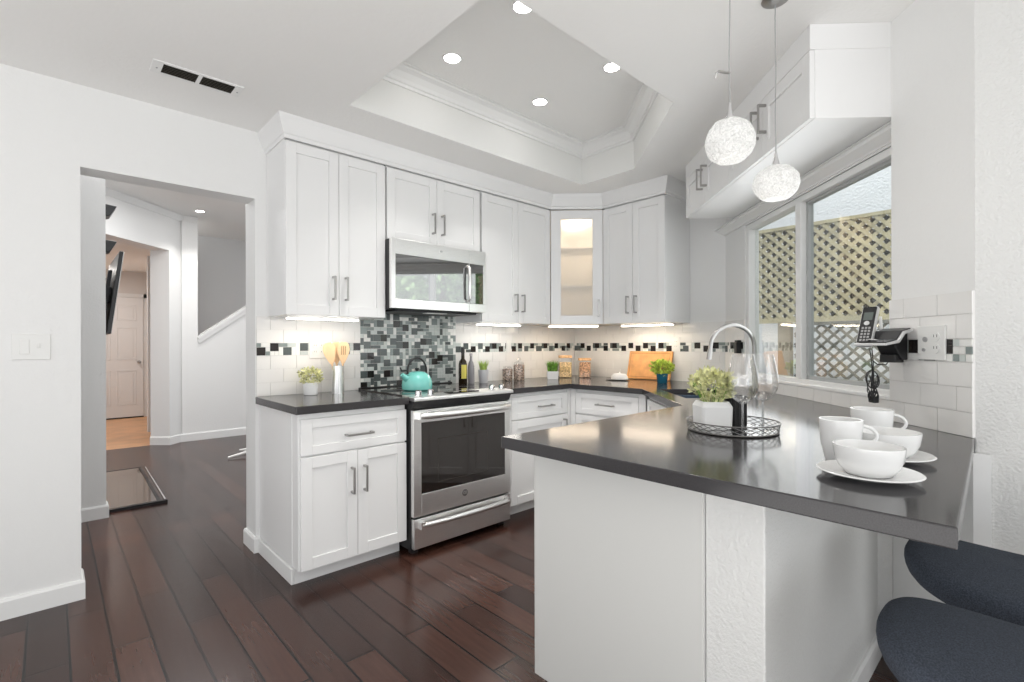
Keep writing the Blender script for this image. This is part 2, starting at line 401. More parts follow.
h = MB(); h.box(1.0, 8.6, 0, 5, 8.7, 3.4); struct(h, 'wall_stairwell', HALLG)
jx = [tuple(o0 + Vector((-0.17, 0.17))), tuple(o0), (1.186, 7.43), (3.6, 7.43)]
base(jx, 'baseboard_hall', -1, 0.10)
h = MB(); h.prism([(-4, YA + .15), (5, YA + .15), (5, 8.65), (1.3, 8.65), (1.3, 7.6), (-4, 2.2)] if False else [(-4, YA + .15), (5, YA + .15), (5, 8.7), (1.0, 8.7), (1.0, 7.5), (-2.5, 4.0 + .0), (-4, 4.0)], 2.86, 2.94)
struct(h, 'ceiling_hall', CEIL)
c = MB()
d = Vector((1, 1)) / R2
c.sweep([tuple(o0 - d * 3), tuple(e1), (1.385, 7.43)], [(0, 2.79), (0.012, 2.79), (0.045, 2.84), (0.05, 2.858), (0, 2.858)], side=-1)
struct(c, 'trim_4', TRIM)
# back room with the panel door
h = MB(); h.box(-3, 10.55, 0, 3, 10.67, 2.6); h.box(1.28, 7.8, 0, 1.40, 10.55, 2.6); struct(h, 'wall_back_room', mat('warm white paint', (0.66, 0.62, 0.59), 0.7))
h = MB(); h.box(-3, 7.3, 2.45, 1.28, 10.6, 2.5)
h.v = []; h.f = []; h.m = []
h.prism([(1.28, 7.72), (1.28, 10.55), (-3, 10.55), (-3, 3.45)], 2.48, 2.55); struct(h, 'ceiling_back_room', CEIL)
# six panel door
dr = bpy.data.objects.new('door_1', None); COL.objects.link(dr); dr['kind'] = 'structure'; dr.location = (0.36, 10.55, 0)
m = MB(); m.box(0, -0.035, 0.02, 0.80, -0.002, 2.03)
sl = m.build('door_slab', DOORM, dr)
m = MB()
for x0, x1 in ((0.10, 0.36), (0.44, 0.70)):
    for z0, z1 in ((0.22, 0.80), (0.98, 1.52), (1.64, 1.90)):
        m.sweep([(x0, 0), (x1, 0)], [(0.036, z0), (0.040, z0), (0.040, z1), (0.036, z1)], side=-1)
        m.v = m.v
for (x0, x1) in ((0.10, 0.36), (0.44, 0.70)):
    pass
m = MB()
for x0, x1 in ((0.10, 0.36), (0.44, 0.70)):
    for z0, z1 in ((0.22, 0.80), (0.98, 1.52), (1.64, 1.90)):
        for q in ((x0, z0, x1, z0 + .012), (x0, z1 - .012, x1, z1), (x0, z0, x0 + .012, z1), (x1 - .012, z0, x1, z1)):
            m.box(q[0], -0.043, q[1], q[2], -0.035, q[3])
        m.box(x0 + .04, -0.040, z0 + .04, x1 - .04, -0.035, z1 - .04)
m.build('door_panel', DOORM, dr, bevel=0.002)
m = MB(); m.lathe([(0.0, 0), (0.024, 0), (0.024, 0.008), (0.010, 0.012), (0.010, 0.03), (0.028, 0.045), (0.026, 0.062), (0, 0.07)], seg=16)
kn = m.build('door_knob', HANDLE, dr, smooth=True, loc=(0.735, -0.035, 0.94)); kn.rotation_euler = (PI / 2, 0, 0)
m = MB(); m.box(-0.07, -0.02, 0, -0.005, -0.001, 2.10); m.box(0.805, -0.02, 0, 0.87, -0.001, 2.10); m.box(-0.07, -0.02, 2.035, 0.87, -0.001, 2.10)
m.build('door_casing', DOORM, dr)
m = MB(); m.box(0, -0.036, 0.0, 0.80, -0.004, 0.019); m.build('threshold', BLACKP, dr)

# ---------------------------------------------------------------- tiles
def tiles(M4, L, zr, name, band=True, flip=False, z_top=1.388):
    """local: x along the wall 0..L, y=0 wall plane, surface towards -y"""
    m = MB(); m.M = M4
    m.box(0, -0.006, zr[0], L, 0, zr[1], 0)
    rows = [(0.914, 0.994), (0.994, 1.074), (1.074, 1.154), (1.231, 1.310), (1.310, 1.388)]
    g = 0.0011
    for i, (z0, z1) in enumerate(rows):
        z0 = max(z0, zr[0]); z1 = min(z1, zr[1])
        if z1 - z0 < 0.01: continue
        x = -0.152 if i % 2 else -0.076
        while x < L:
            a, b = max(0, x + g), min(L, x + 0.152 - g)
            if b - a > 0.004: m.box(a, -0.0095, z0 + g, b, -0.006, z1 - g, 1)
            x += 0.152
    if band: mosaic(m, 0, L, 1.155, 3, None, big=0.42)
    return struct(m, name, [GROUT, TILE] + MOS)
MOS = [mat('black glass mosaic', (0.02, 0.016, 0.015), 0.08), mat('slate glass mosaic', (0.10, 0.115, 0.115), 0.12),
       mat('grey glass mosaic', (0.26, 0.30, 0.29), 0.12), mat('pale glass mosaic', (0.60, 0.64, 0.62), 0.12), mat('white stone mosaic', (0.85, 0.85, 0.82), 0.3)]
def mosaic(m, x0, x1, z0, nrow, pr, cell=0.0250, big=0.3):
    nx = int(round((x1 - x0) / cell)); cell_x = (x1 - x0) / nx
    used = [[False] * nrow for _ in range(nx)]; g = 0.0012
    if nrow == 3:
        i = 0; up_ = 0
        while i + 1 < nx:
            j = up_; up_ = 1 - up_
            used[i][j] = used[i + 1][j] = used[i][j + 1] = used[i + 1][j + 1] = True
            m.box(x0 + i * cell_x + g, -0.0095, z0 + j * cell + g, x0 + (i + 2) * cell_x - g, -0.006, z0 + (j + 2) * cell - g, 3 if random.random() < .18 else 2)
            i += random.choice((3, 3, 4))
        big = 0
    for i in range(nx):
        for j in range(nrow):
            if used[i][j]: continue
            w_, h_ = 1, 1; r = random.random()
            if r < big and i + 1 < nx and j + 1 < nrow and not (used[i + 1][j] or used[i][j + 1] or used[i + 1][j + 1]): w_, h_ = 2, 2
            elif r < big + .22 and j + 1 < nrow and not used[i][j + 1]: h_ = 2
            elif r < big + .36 and i + 1 < nx and not used[i + 1][j]: w_ = 2
            for a in range(w_):
                for b in range(h_): used[i + a][j + b] = True
            r = random.random()
            if w_ == 2 and h_ == 2: mi = 2 if r < 0.72 else (3 if r < 0.92 else 4)
            elif w_ == 1 and h_ == 1: mi = [6, 5, 4, 3][0 if r < .3 else 1 if r < .6 else 2 if r < .85 else 3] if nrow > 5 else (6 if r < .45 else 5 if r < .8 else 4)
            else: mi = (5 if r < .45 else 4 if r < .75 else 3 if r < .9 else 6) if nrow > 5 else (6 if r < .4 else 5 if r < .75 else 4 if r < .9 else 3)
            if nrow > 5 and w_ == 2 and h_ == 2: mi = 2 if r < 0.22 else (3 if r < 0.72 else 4)
            m.box(x0 + i * cell_x + g, -0.0095, z0 + j * cell + g, x0 + (i + w_) * cell_x - g, -0.006, z0 + (j + h_) * cell - g, mi)
tiles(Rz(0, (0.882, YA, 0)), 1.530 - 0.882, (0.914, 1.388), 'wall_left_backsplash')
tiles(Rz(0, (2.326, YA, 0)), XB - 2.326, (0.914, 1.388), 'wall_left_backsplash_right')
tiles(Rz(-PI / 2, (XB, YA - 0.01, 0)), YA - 0.01 - 1.66, (0.914, 1.388), 'wall_back_backsplash')
tiles(Rz(RC, (*tv(TF - .012, VR), 0)), TF - .012 - W1 - .004, (0.914, 1.388), 'wall_right_backsplash_corner')
tiles(Rz(RC, (*tv(W1 + .004, VR), 0)), W1 - TN, (0.914, 0.980), 'wall_right_backsplash_sill', band=False)
tiles(Rz(RC, (*tv(TN, VW), 0)), TN - TE, (0.914, 1.384), 'wall_right_backsplash')
m = MB(); m.M = Rz(0, (1.530, YA, 0)); m.box(0, -0.006, 0.914, 0.796, 0, 1.60, 0); mosaic(m, 0, 0.796, 0.915, 27, None, big=0.26)
struct(m, 'wall_left_mosaic', [GROUT, TILE] + MOS)

# ---------------------------------------------------------------- window
win = bpy.data.objects.new('window_1', None); COL.objects.link(win); win['kind'] = 'structure'; win.location = (*tv(W1, VR), 0); win.rotation_euler = (0, 0, RC)
L = W1 - W0
m = MB(); y0, y1 = 0.003, 0.075
m.box(0, y0, WZ0, L, y1, WZ0 + .035); m.box(0, y0, WZ1 - .035, L, y1, WZ1 + .0); m.box(0, y0, WZ0 + .035, .035, y1, WZ1 - .035); m.box(L - .035, y0, WZ0 + .035, L, y1, WZ1 - .035)
m.build('window_frame', TRIM, win, bevel=0.003)
xm = W1 - 2.815
m = MB(); m.box(xm - .035, 0.0, WZ0 + .035, xm + .02, 0.072, WZ1 - .035); m.build('mullion', TRIM, win, bevel=0.003)
m = MB()
for a, b in ((xm + .02, L - .035),):
    m.box(a, .03, WZ0 + .035, a + .022, .06, WZ1 - .035); m.box(b - .02, .03, WZ0 + .035, b, .06, WZ1 - .035); m.box(a, .03, WZ0 + .035, b, .06, WZ0 + .055); m.box(a, .03, WZ1 - .052, b, .06, WZ1 - .035)
m.build('sash', mat('grey vinyl sash', (0.42, 0.43, 0.43), 0.4), win, bevel=0.002)
m = MB(); m.box(.035, .048, WZ0 + .035, xm - .035, .051, WZ1 - .035); m.build('pane', PANE, win)
m = MB(); m.box(xm + .04, .043, WZ0 + .055, L - .055, .046, WZ1 - .052); m.build('pane', PANE, win)
m = MB(); m.box(-.02, -0.012, WZ0 - .006, L, 0.02, WZ0 + .012); m.build('sill', TRIM, win, bevel=0.004)
m = MB(); m.box(-.022, -0.004, WZ0 + .012, 0.0, 0.02, WZ1 + .03); m.box(-0.0, -0.004, WZ1 , L, 0.02, WZ1 + .03); m.build('window_casing', TRIM, win, bevel=0.003)

# crown mouldings
P1 = [(0.942, YA), (0.942, 2.83), (3.08, 2.83), (3.39, 2.52), (3.39, 1.945), (XB, 1.945)]
crown = [(0, 2.352), (0.008, 2.352), (0.010, 2.372), (0.016, 2.378), (0.044, 2.446), (0.048, 2.4715), (0, 2.4715)]
c = MB(); c.sweep(P1, crown, side=-1); struct(c, 'trim_5', CAB)
PC = [tv(3.537, VR), tv(3.537, 1.103), tv(1.985, 1.103), tv(1.985, VW)]
crown2 = [(0, 2.372), (0.008, 2.372), (0.010, 2.380), (0.066, 2.458), (0.070, 2.4715), (0, 2.4715)]
c = MB(); c.sweep(PC, crown2, side=1); struct(c, 'trim_6', CAB)
# moulding between the cabinets over the window and the window head
c = MB(); c.sweep([tv(3.90, VR), tv(TN, VR)], [(0, 2.045), (0.012, 2.045), (0.014, 2.052), (0.05, 2.080), (0.052, 2.092), (0.065, 2.094), (0.065, 2.099), (0, 2.099)], side=1 if False else -1); struct(c, 'trim_7', TRIM)

# ================================================================ CABINETS
def handle(parent, x, z, L, vertical=True, y=0.0):
    m = MB()
    r = 0.0055; d = 0.032
    if vertical:
        m.box(x - r, y - d - .008, z - L / 2, x + r, y - d, z + L / 2)
        for s in (-1, 1): m.box(x - r, y - d, z + s * (L / 2 - .006) - .006, x + r, y, z + s * (L / 2 - .006) + .006)
    else:
        m.box(x - L / 2, y - d - .008, z - r, x + L / 2, y - d, z + r)
        for s in (-1, 1): m.box(x + s * (L / 2 - .006) - .006, y - d, z - r, x + s * (L / 2 - .006) + .006, y, z + r)
    return m.build('handle', HANDLE, parent, bevel=0.0015)
def front(parent, name, x0, x1, z0, z1, fr=0.057, y=-0.02, glass=False, fz=None):
    """shaker front, y = outer face"""
    m = MB(); g = 0.0015; x0 += g; x1 -= g; z0 += g; z1 -= g; fz = fz or fr
    m.box(x0, y, z0, x0 + fr, y + .02, z1); m.box(x1 - fr, y, z0, x1, y + .02, z1)
    m.box(x0 + fr, y, z0, x1 - fr, y + .02, z0 + fz); m.box(x0 + fr, y, z1 - fz, x1 - fr, y + .02, z1)
    if not glass: m.box(x0 + fr, y + .009, z0 + fz, x1 - fr, y + .02, z1 - fz)
    d = m.build(name, CAB, parent, bevel=0.0012, seg=1)
    if glass:
        q = MB(); q.box(x0 + fr, y + .009, z0 + fz, x1 - fr, y + .013, z1 - fz); q.build('glass_panel', FROST, d)
    return d
def body(parent, W, D, z0, z1, toe=False):
    m = MB()
    if toe: m.box(0, 0, 0.095, W, D, z1); m.box(0.0, 0.085, 0, W, D, 0.095)
    else: m.box(0, 0, z0, W, D, z1)
    return m.build('body', CAB, parent, bevel=0.001, seg=1)
UZ0, UZ1 = 1.386, 2.345
def wall_cab(loc, rz, W, D, z0, z1, label, hz, splits=2, hL=0.14, top=None, dtop=None):
    t = thing('wall_cabinet', label, 'cabinet', (loc[0], loc[1], 0), rz)
    body(t, W, D - .02, z0, top or z1)
    for o in [c for c in t.children]: o.location = (0, .02, 0)
    dw = W / 2
    for k in range(2):
        d = front(t, 'door', k * dw, (k + 1) * dw, z0, dtop or z1, y=0)
        handle(d, dw - .038 if k == 0 else dw + .038, hz, hL)
    return t
wall_cab((0.942, 2.83), 0, 0.603, 0.327, UZ0, UZ1, 'tall white two-door wall cabinet nearest the doorway, left of the microwave', 1.548, top=2.36)
wall_cab((1.556, 2.83), 0, 0.758, 0.327, 1.888, UZ1, 'short white two-door wall cabinet directly above the microwave', 2.035, top=2.36)
wall_cab((2.331, 2.83), 0, 0.744, 0.327, UZ0, UZ1, 'tall white two-door wall cabinet between the microwave and the glass-door corner cabinet', 1.542, top=2.36)
wall_cab((3.39, 2.52), -PI / 2, 0.573, 0.388, UZ0, UZ1, 'tall white two-door wall cabinet between the glass-door corner cabinet and the window', 1.532, top=2.36)
wall_cab((*tv(3.535, 1.103), 0), RC, 0.747, VR - 1.103 - .001, 2.102, 2.372, 'short white wall cabinet over the far half of the window', 2.265, hL=0.135)
wall_cab((*tv(2.786, 1.103), 0), RC, 0.800, VR - 1.103 - .001, 2.102, 2.372, 'short white wall cabinet over the near half of the window, white end panel showing', 2.265, hL=0.135)
# corner cabinet with frosted door
t = thing('corner_wall_cabinet', 'white diagonal corner wall cabinet with a lit frosted glass door', 'cabinet', (3.08, 2.83, 0), -PI / 4)
IM = Rz(-PI / 4, (3.08, 2.83, 0)).inverted()
def loc2(x, y): q = IM @ Vector((x, y, 0)); return (q.x, q.y)
shell = [loc2(3.095, 2.845), loc2(3.388, 2.535), loc2(3.77, 2.535), loc2(3.77, YA - .002), loc2(3.095, YA - .002)]
dwid = 0.310 * R2
m = MB()
m.prism(shell, UZ0, UZ0 + .018); m.prism(shell, 2.335, 2.353)
def slab(a, b, th, z0, z1):
    a = Vector(a); b = Vector(b); d_ = (b - a).normalized(); n = Vector((-d_.y, d_.x)) * th
    m.prism([tuple(a), tuple(b), tuple(b + n), tuple(a + n)], z0, z1)
slab(shell[1], shell[2], .012, UZ0 + .018, 2.335); slab(shell[2], shell[3], .012, UZ0 + .018, 2.335); slab(shell[3], shell[4], .012, UZ0 + .018, 2.335); slab(shell[4], shell[0], .012, UZ0 + .018, 2.335)
m.build('body', CABIN, t)
m = MB(); m.box(0.02, 0.03, 1.695, dwid - .02, 0.30, 1.711); m.build('shelf', CABIN, t); m = MB(); m.box(0.02, 0.03, 2.02, dwid - .02, 0.30, 2.036); m.build('shelf', CABIN, t)
d = front(t, 'door', 0.0, dwid, UZ0, UZ1, y=0, glass=True, fr=0.085, fz=0.072)
handle(d, dwid - .04, 1.52, 0.14)
area('cabinet_puck_light', (3.50, 2.90, 2.325), (0, 0, 0), 0.2, 2.2, (1, 0.88, 0.72))

# base cabinets
TOPZ = 0.8735
t = thing('base_cabinet', 'white base cabinet with one drawer over two doors, left of the range', 'cabinet', (0.898, 2.512, 0))
m = MB(); m.box(0, .02, 0.087, 0.605, YA - 2.512 - .001, TOPZ); m.box(0.004, .086, 0, 0.605, YA - 2.512 - .001, 0.087); m.build('body', CAB, t, bevel=0.001)
m = MB(); m.box(-0.003, 0.10, 0.092, 0, YA - 2.512 - .03, TOPZ) ; m.build('end_panel', CAB, t)
m = MB(); m.box(-0.012, 0.086, 0, 0.004, YA - 2.512 - .017, 0.080); m.build('kick_board', TRIM, t, bevel=0.003)
dd = front(t, 'drawer', 0.006, 0.605, 0.662, 0.845, y=0, fz=0.045); handle(dd, 0.313, 0.741, 0.155, False, y=0.009)
for k in range(2):
    d = front(t, 'door', 0.006 + k * .2995, 0.006 + (k + 1) * .2995, 0.087, 0.655, y=0)
    handle(d, 0.27 if k == 0 else 0.342, 0.50, 0.14)
t = thing('base_cabinet', 'white base cabinet right of the range, drawer above a single door', 'cabinet', (2.285, 2.512, 0))
m = MB(); m.box(0, .02, 0.092, 0.66, YA - 2.512 - .001, TOPZ); m.box(0, .086, 0, 0.66, YA - 2.512 - .001, 0.092); m.build('body', CAB, t, bevel=0.001)
m = MB(); m.box(0, 0, 0.092, .043, .02, TOPZ); m.build('filler', CAB, t); m = MB(); m.box(.637, 0, 0.092, .67, .02, TOPZ); m.build('filler', CAB, t)
dd = front(t, 'drawer', 0.045, 0.635, 0.690, 0.850, y=0, fz=0.04); handle(dd, 0.39, 0.765, 0.15, False, y=0.009)
d = front(t, 'door', 0.045, 0.635, 0.095, 0.683, y=0); handle(d, 0.59, 0.58, 0.14)
t = thing('base_cabinet', 'white base cabinet of drawers under the cutting board, right of the corner', 'cabinet', (2.955, 2.49, 0), -PI / 2)
m = MB(); m.box(0, .02, 0.092, 0.60, 0.82, TOPZ); m.box(0, .086, 0, 0.60, 0.82, 0.092); m.build('body', CAB, t, bevel=0.001)
m = MB(); m.box(-.02, -0.0, 0.092, .028, .02, TOPZ); m.build('filler', CAB, t); m = MB(); m.box(.592, -0.0, 0.092, .645, .02, TOPZ); m.build('filler', CAB, t)
for z0, z1, hz in ((0.690, 0.850, 0.772), (0.40, 0.683, 0.56), (0.095, 0.393, 0.27)):
    dd = front(t, 'drawer', 0.03, 0.59, z0, z1, y=0, fz=0.04); handle(dd, 0.31, hz, 0.15, False, y=0.009)
t = thing('sink_base_cabinet', 'white diagonal sink base cabinet below the window, beside the bar', 'cabinet', (2.945, 1.835, 0), RC)
m = MB(); m.box(0, .02, 0.092, 0.87, 0.10, TOPZ); m.box(0, 0.10, 0.092, 0.87, 0.66, 0.60); m.box(0, .086, 0, 0.87, 0.66, 0.092); m.build('body', CAB, t, bevel=0.001)
front(t, 'drawer_front', 0.03, 0.84, 0.690, 0.850, y=0, fz=0.04)
for k in range(2):
    d = front(t, 'door', 0.03 + k * .405, 0.03 + (k + 1) * .405, 0.095, 0.683, y=0); handle(d, 0.40 if k == 0 else 0.47, 0.58, 0.14)
t = thing('peninsula_cabinet', 'white peninsula cabinet with a plain back panel under the bar top', 'cabinet', (2.27, 1.195, 0), PI)
m = MB(); m.box(0.0, .02, 0.087, 1.05, 0.603, TOPZ); m.box(0, .086, 0, 0.98, 0.603, 0.087); m.build('body', CAB, t, bevel=0.002)
m = MB(); m.box(1.05, .0, 0.087, 1.056, 0.603, TOPZ); m.build('back_panel', mat('grey white laminate', (0.62, 0.62, 0.60), 0.4), t, bevel=0.001)
for k in range(2):
    dd = front(t, 'drawer', 0.02 + k * .51, 0.02 + (k + 1) * .51, 0.690, 0.850, y=0, fz=0.04); handle(dd, 0.275 + k * .51, 0.772, 0.15, False, y=0.009)
    d = front(t, 'door', 0.02 + k * .51, 0.02 + (k + 1) * .51, 0.095, 0.683, y=0); handle(d, 0.48 if k == 0 else 0.57, 0.58, 0.14)

# counters
m = MB(); m.prism([(0.873, 2.488), (1.508, 2.488), (1.508, YA - .001), (0.885, YA - .001), (0.873, YA - .02)], 0.874, HC)
tag(m.build('countertop', COUNTER, bevel=0.004), 'charcoal countertop left of the range, holding the utensil holder', 'countertop')
outer = [(2.272, 2.488), (2.93, 2.488), (2.93, 1.86), (2.285, 1.215), (1.08, 1.215), (1.083, 0.096), (2.146, 0.150), tv(TN + .0, VW + .0), tv(TN, VR), (XB - .001, 1.661), (XB - .001, YA - .001), (2.272, YA - .001)]
outer[7] = (2.404, 0.405)
su0, su1, sv0, sv1 = 2.80, 3.36, 0.87, 1.22
sink = [tv(su0, sv0), tv(su1, sv0), tv(su1, sv1), tv(su0, sv1)]
bm = bmesh.new()
def loop(pts):
    vs = [bm.verts.new((x, y, HC)) for x, y in pts]
    return [bm.edges.new((vs[i], vs[(i + 1) % len(vs)])) for i in range(len(vs))]
ed = loop(outer) + loop(sink)
r = bmesh.ops.triangle_fill(bm, use_beauty=True, edges=ed)
bmesh.ops.recalc_face_normals(bm, faces=bm.faces)
if bm.faces[:][0].normal.z < 0: bmesh.ops.reverse_faces(bm, faces=bm.faces)
bmesh.ops.dissolve_limit(bm, angle_limit=0.01, verts=bm.verts, edges=bm.edges)
ext = bmesh.ops.extrude_face_region(bm, geom=bm.faces[:])
for v in [e for e in ext['geom'] if isinstance(e, bmesh.types.BMVert)]: v.co.z = 0.876
bmesh.ops.recalc_face_normals(bm, faces=bm.faces)
me = bpy.data.meshes.new('countertop'); bm.to_mesh(me); bm.free(); me.materials.append(COUNTER)
ct = bpy.data.objects.new('countertop', me); COL.objects.link(ct)
bv = ct.modifiers.new('bevel', 'BEVEL'); bv.width = 0.003; bv.segments = 2; bv.limit_method = 'ANGLE'
tag(ct, 'large charcoal quartz countertop running from the range round the corner and out over the bar', 'countertop')
# sink
t = thing('sink', 'dark undermount sink below the window, set into the charcoal countertop', 'sink', (*tv(su1, sv0), 0), RC)
Ls, Ws = su1 - su0, sv1 - sv0
m = MB(); wth = .012
m.box(-wth, -wth, 0.68, Ls + wth, Ws + wth, 0.69)
m.box(-wth, -wth, 0.69, Ls + wth, 0, 0.875); m.box(-wth, Ws, 0.69, Ls + wth, Ws + wth, 0.875); m.box(-wth, 0, 0.69, 0, Ws, 0.875); m.box(Ls, 0, 0.69, Ls + wth, Ws, 0.875)
m.build('basin', SINKM, t, bevel=0.004)
m = MB(); m.lathe([(0.0, .691), (0.04, .691), (0.042, .694), (0.03, .695), (0, .693)], (Ls / 2, Ws / 2, 0)); m.build('drain', STEEL, t, smooth=True)
# faucet
fx, fy = 3.215, 1.232
t = thing('faucet', 'tall brushed gooseneck kitchen faucet standing behind the sink', 'faucet', (fx, fy, HC))
m = MB(); m.lathe([(0, 0), (0.028, 0), (0.028, 0.006), (0.02, 0.012), (0.017, 0.09), (0.016, 0.10), (0, 0.10)], seg=20); m.build('base', HANDLE, t, smooth=True)
dv = Vector((-1, 1, 0)).normalized(); rad = 0.135
pts = [Vector((0, 0, 0.09)), Vector((0, 0, 0.20)), Vector((0, 0, 0.285))]
for k in range(1, 15): a = PI * k / 14 * 0.93; pts.append(dv * (rad - rad * math.cos(a)) + Vector((0, 0, 0.285 + rad * math.sin(a))))
pts.append(pts[-1] + Vector((0, 0, -0.09)) + dv * 0.012)
m = MB(); m.tube(pts, 0.0125, 14); m.build('spout', HANDLE, t, smooth=True)
m = MB(); e = pts[-1]; m.tube([e + Vector((0, 0, .04)) - dv * .005, e - Vector((0, 0, .02)) + dv * .003], 0.0155, 14); m.build('spray_head', HANDLE, t, smooth=True)
m = MB(); m.tube([(0.0, 0.0, 0.06), (0.03, 0.03, 0.065), (0.075, 0.075, 0.085)], [0.008, 0.008, 0.006], 10); m.build('lever', HANDLE, t, smooth=True)

# ================================================================ RANGE
t = thing('range', 'stainless steel electric range with black glass oven door and smooth cooktop', 'range', (1.512, 2.455, 0))
W = 0.756
m = MB(); m.box(0, .03, 0.03, W, 0.69, 0.895); m.build('body', BLACKP, t)
for q in ((0.02, .05), (W - .06, .05), (.02, .6), (W - .06, .6)): m = MB(); m.box(q[0], q[1], 0, q[0] + .04, q[1] + .04, .03); m.build('foot', BLACKP, t)
m = MB(); m.box(0.004, 0.0, 0.040, W - .004, 0.03, 0.213)
dr_ = m.build('drawer', STEEL, t, bevel=0.003)
def curved_handle(parent, z, L0, L1, r, d, name='handle'):
    m = MB(); pts = []
    for k in range(17):
        u = k / 16; x = L0 + (L1 - L0) * u; pts.append((x, -0.02 - d * math.sin(PI * u) ** 0.5, z))
    m.tube(pts, r, 12); m.box(L0 - .008, -0.035, z - .02, L0 + .02, 0.002, z + .02); m.box(L1 - .02, -0.035, z - .02, L1 + .008, 0.002, z + .02)
    return m.build(name, STEEL, parent, smooth=True)
curved_handle(dr_, 0.178, 0.04, W - .04, 0.016, 0.022)
m = MB(); z0, z1 = 0.225, 0.838; gx0, gx1, gz0, gz1 = 0.055, W - .050, 0.352, 0.765
m.box(0.002, 0, z0, gx0, .03, z1); m.box(gx1, 0, z0, W - .002, .03, z1); m.box(gx0, 0, z0, gx1, .03, gz0); m.box(gx0, 0, gz1, gx1, .03, z1)
od = m.build('oven_door', STEEL, t, bevel=0.002)
m = MB(); m.box(gx0, 0.002, gz0, gx1, .012, gz1); m.build('glass_panel', BLACKG, od)
m = MB(); x0, x1, zz0, zz1 = 0.17, W - .20, 0.40, 0.66
fr = [(x0, zz0, x1, zz0 + .004), (x0, zz1 - .004, x1, zz1), (x0, zz0, x0 + .004, zz1), (x1 - .004, zz0, x1, zz1)]
for q in fr: m.box(q[0], 0.0015, q[1], q[2], 0.004, q[3])
m.build('window_border', mat('dark grey print', (0.05, 0.045, 0.04), 0.3), od)
curved_handle(od, 0.806, 0.035, W - .035, 0.019, 0.030)
m = MB(); m.lathe([(0.0, 0), (0.021, 0), (0.021, 0.003), (0, 0.003)], seg=24)
em = m.build('badge', STEELD, od, loc=(W / 2 - .01, 0.0, 0.298)); em.rotation_euler = (PI / 2, 0, 0)
def text(parent, s, size, loc, rot, m, ext=0.0006, name='lettering'):
    cu = bpy.data.curves.new('txt', 'FONT'); cu.body = s; cu.size = size; cu.extrude = ext; cu.align_x = 'CENTER'; cu.align_y = 'CENTER'
    o = bpy.data.objects.new('txt', cu); COL.objects.link(o); bpy.context.view_layer.update()
    me = bpy.data.meshes.new_from_object(o.evaluated_get(bpy.context.evaluated_depsgraph_get())); bpy.data.objects.remove(o)
    me.materials.clear(); me.materials.append(m)
    o = bpy.data.objects.new(name, me); COL.objects.link(o); o.parent = parent; o.location = loc; o.rotation_euler = rot
    return o
text(od, 'GE', 0.024, (W / 2 - .01, -0.0036, 0.298), (PI / 2, 0, 0), STEEL)
m = MB(); m.prism_x([(0.03, 0.84), (0.03, 0.893), (-0.012, 0.893), (0.0, 0.872), (0.012, 0.846)], 0, W); m.build('vent_trim', BLACKP, t)
# control surface and cooktop
m = MB(); m.prism_x([(-0.022, 0.893), (-0.022, 0.908), (-0.015, 0.913), (0.115, 0.921), (0.115, 0.895), (0.03, 0.893)], -0.004, W + .008); cp = m.build('control_panel', STEEL, t, bevel=0.002)
m = MB(); m.box(0.27, 0.02, 0.9165, 0.50, 0.085, 0.9225); m.build('display', BLACKG, cp)
m = MB(); m.box(0.0, 0.115, 0.895, W, 0.66, 0.922); ck = m.build('cooktop_glass', BLACKG, t, bevel=0.002)
m = MB(); m.box(0.0, 0.66, 0.895, W, 0.690, 0.930); m.build('rear_trim', BLACKP, t, bevel=0.004)
for cx_, cy_, r_ in ((0.19, 0.26, 0.10), (0.56, 0.27, 0.11), (0.19, 0.52, 0.08), (0.56, 0.52, 0.08)):
    m = MB(); m.lathe([(r_ - .003, .9222), (r_, .9222), (r_, .9226), (r_ - .003, .9226)], (cx_, cy_, 0), 36, ring=True); m.build('burner_ring', GREYP, ck)
for kx, ky in ((0.06, 0.04), (0.145, 0.04), (0.625, 0.04), (0.71, 0.04)):
    m = MB(); m.lathe([(0, 0), (0.024, 0), (0.024, 0.006), (0.019, 0.008), (0.018, 0.028), (0.015, 0.031), (0, 0.031)], (kx, ky, 0.917), 20); m.box(kx - .004, ky - .018, .946, kx + .004, ky + .018, .952)
    m.build('knob', CHROME, t, smooth=True)

# ================================================================ MICROWAVE
t = thing('microwave', 'stainless over-the-range microwave with black glass door below the short cabinet', 'microwave', (1.540, 2.745, 0))
W = 0.757; z0, z1 = 1.443, 1.882
m = MB(); m.box(0.006, 0.03, z0, W - .006, YA - 2.745 - .012, z1); m.build('body', BLACKP, t)
m = MB(); gx0, gx1, gz0, gz1 = 0.028, 0.60, 1.505, 1.785
dx1 = 0.605
m.box(0, 0, z0 + .003, gx0, .03, z1); m.box(gx0, 0, z0 + .003, dx1, .03, gz0); m.box(gx0, 0, gz1, dx1, .03, z1)
md = m.build('door', STEEL, t, bevel=0.002)
m = MB(); m.box(gx0, 0.003, gz0, dx1 - .001, .02, gz1); m.build('glass_panel', MWGLASS, md)
m = MB(); m.box(dx1 + .002, 0, z0 + .003, W, .03, gz0); m.box(dx1 + .002, 0, gz1, W, .03, z1); m.box(W - .022, 0, gz0, W, .03, gz1); m.box(dx1 + .002, .01, gz0, W - .022, .03, gz1)
pn = m.build('control_panel', STEEL, t, bevel=0.002)
m = MB(); m.box(dx1 + .012, 0.004, gz0 + .002, W - .023, .012, gz1 - .002); m.build('touch_pad', MWGLASS, pn)
m = MB(); m.tube([(0.59, 0.0, 1.52), (0.59, -0.024, 1.535), (0.59, -0.028, 1.64), (0.59, -0.024, 1.75), (0.59, 0.0, 1.765)], 0.011, 12); m.build('handle', STEEL, md, smooth=True)
m = MB(); m.lathe([(0.0, 0), (0.016, 0), (0.016, 0.003), (0.012, 0.003), (0.012, 0.0015), (0, 0.0015)], seg=20)
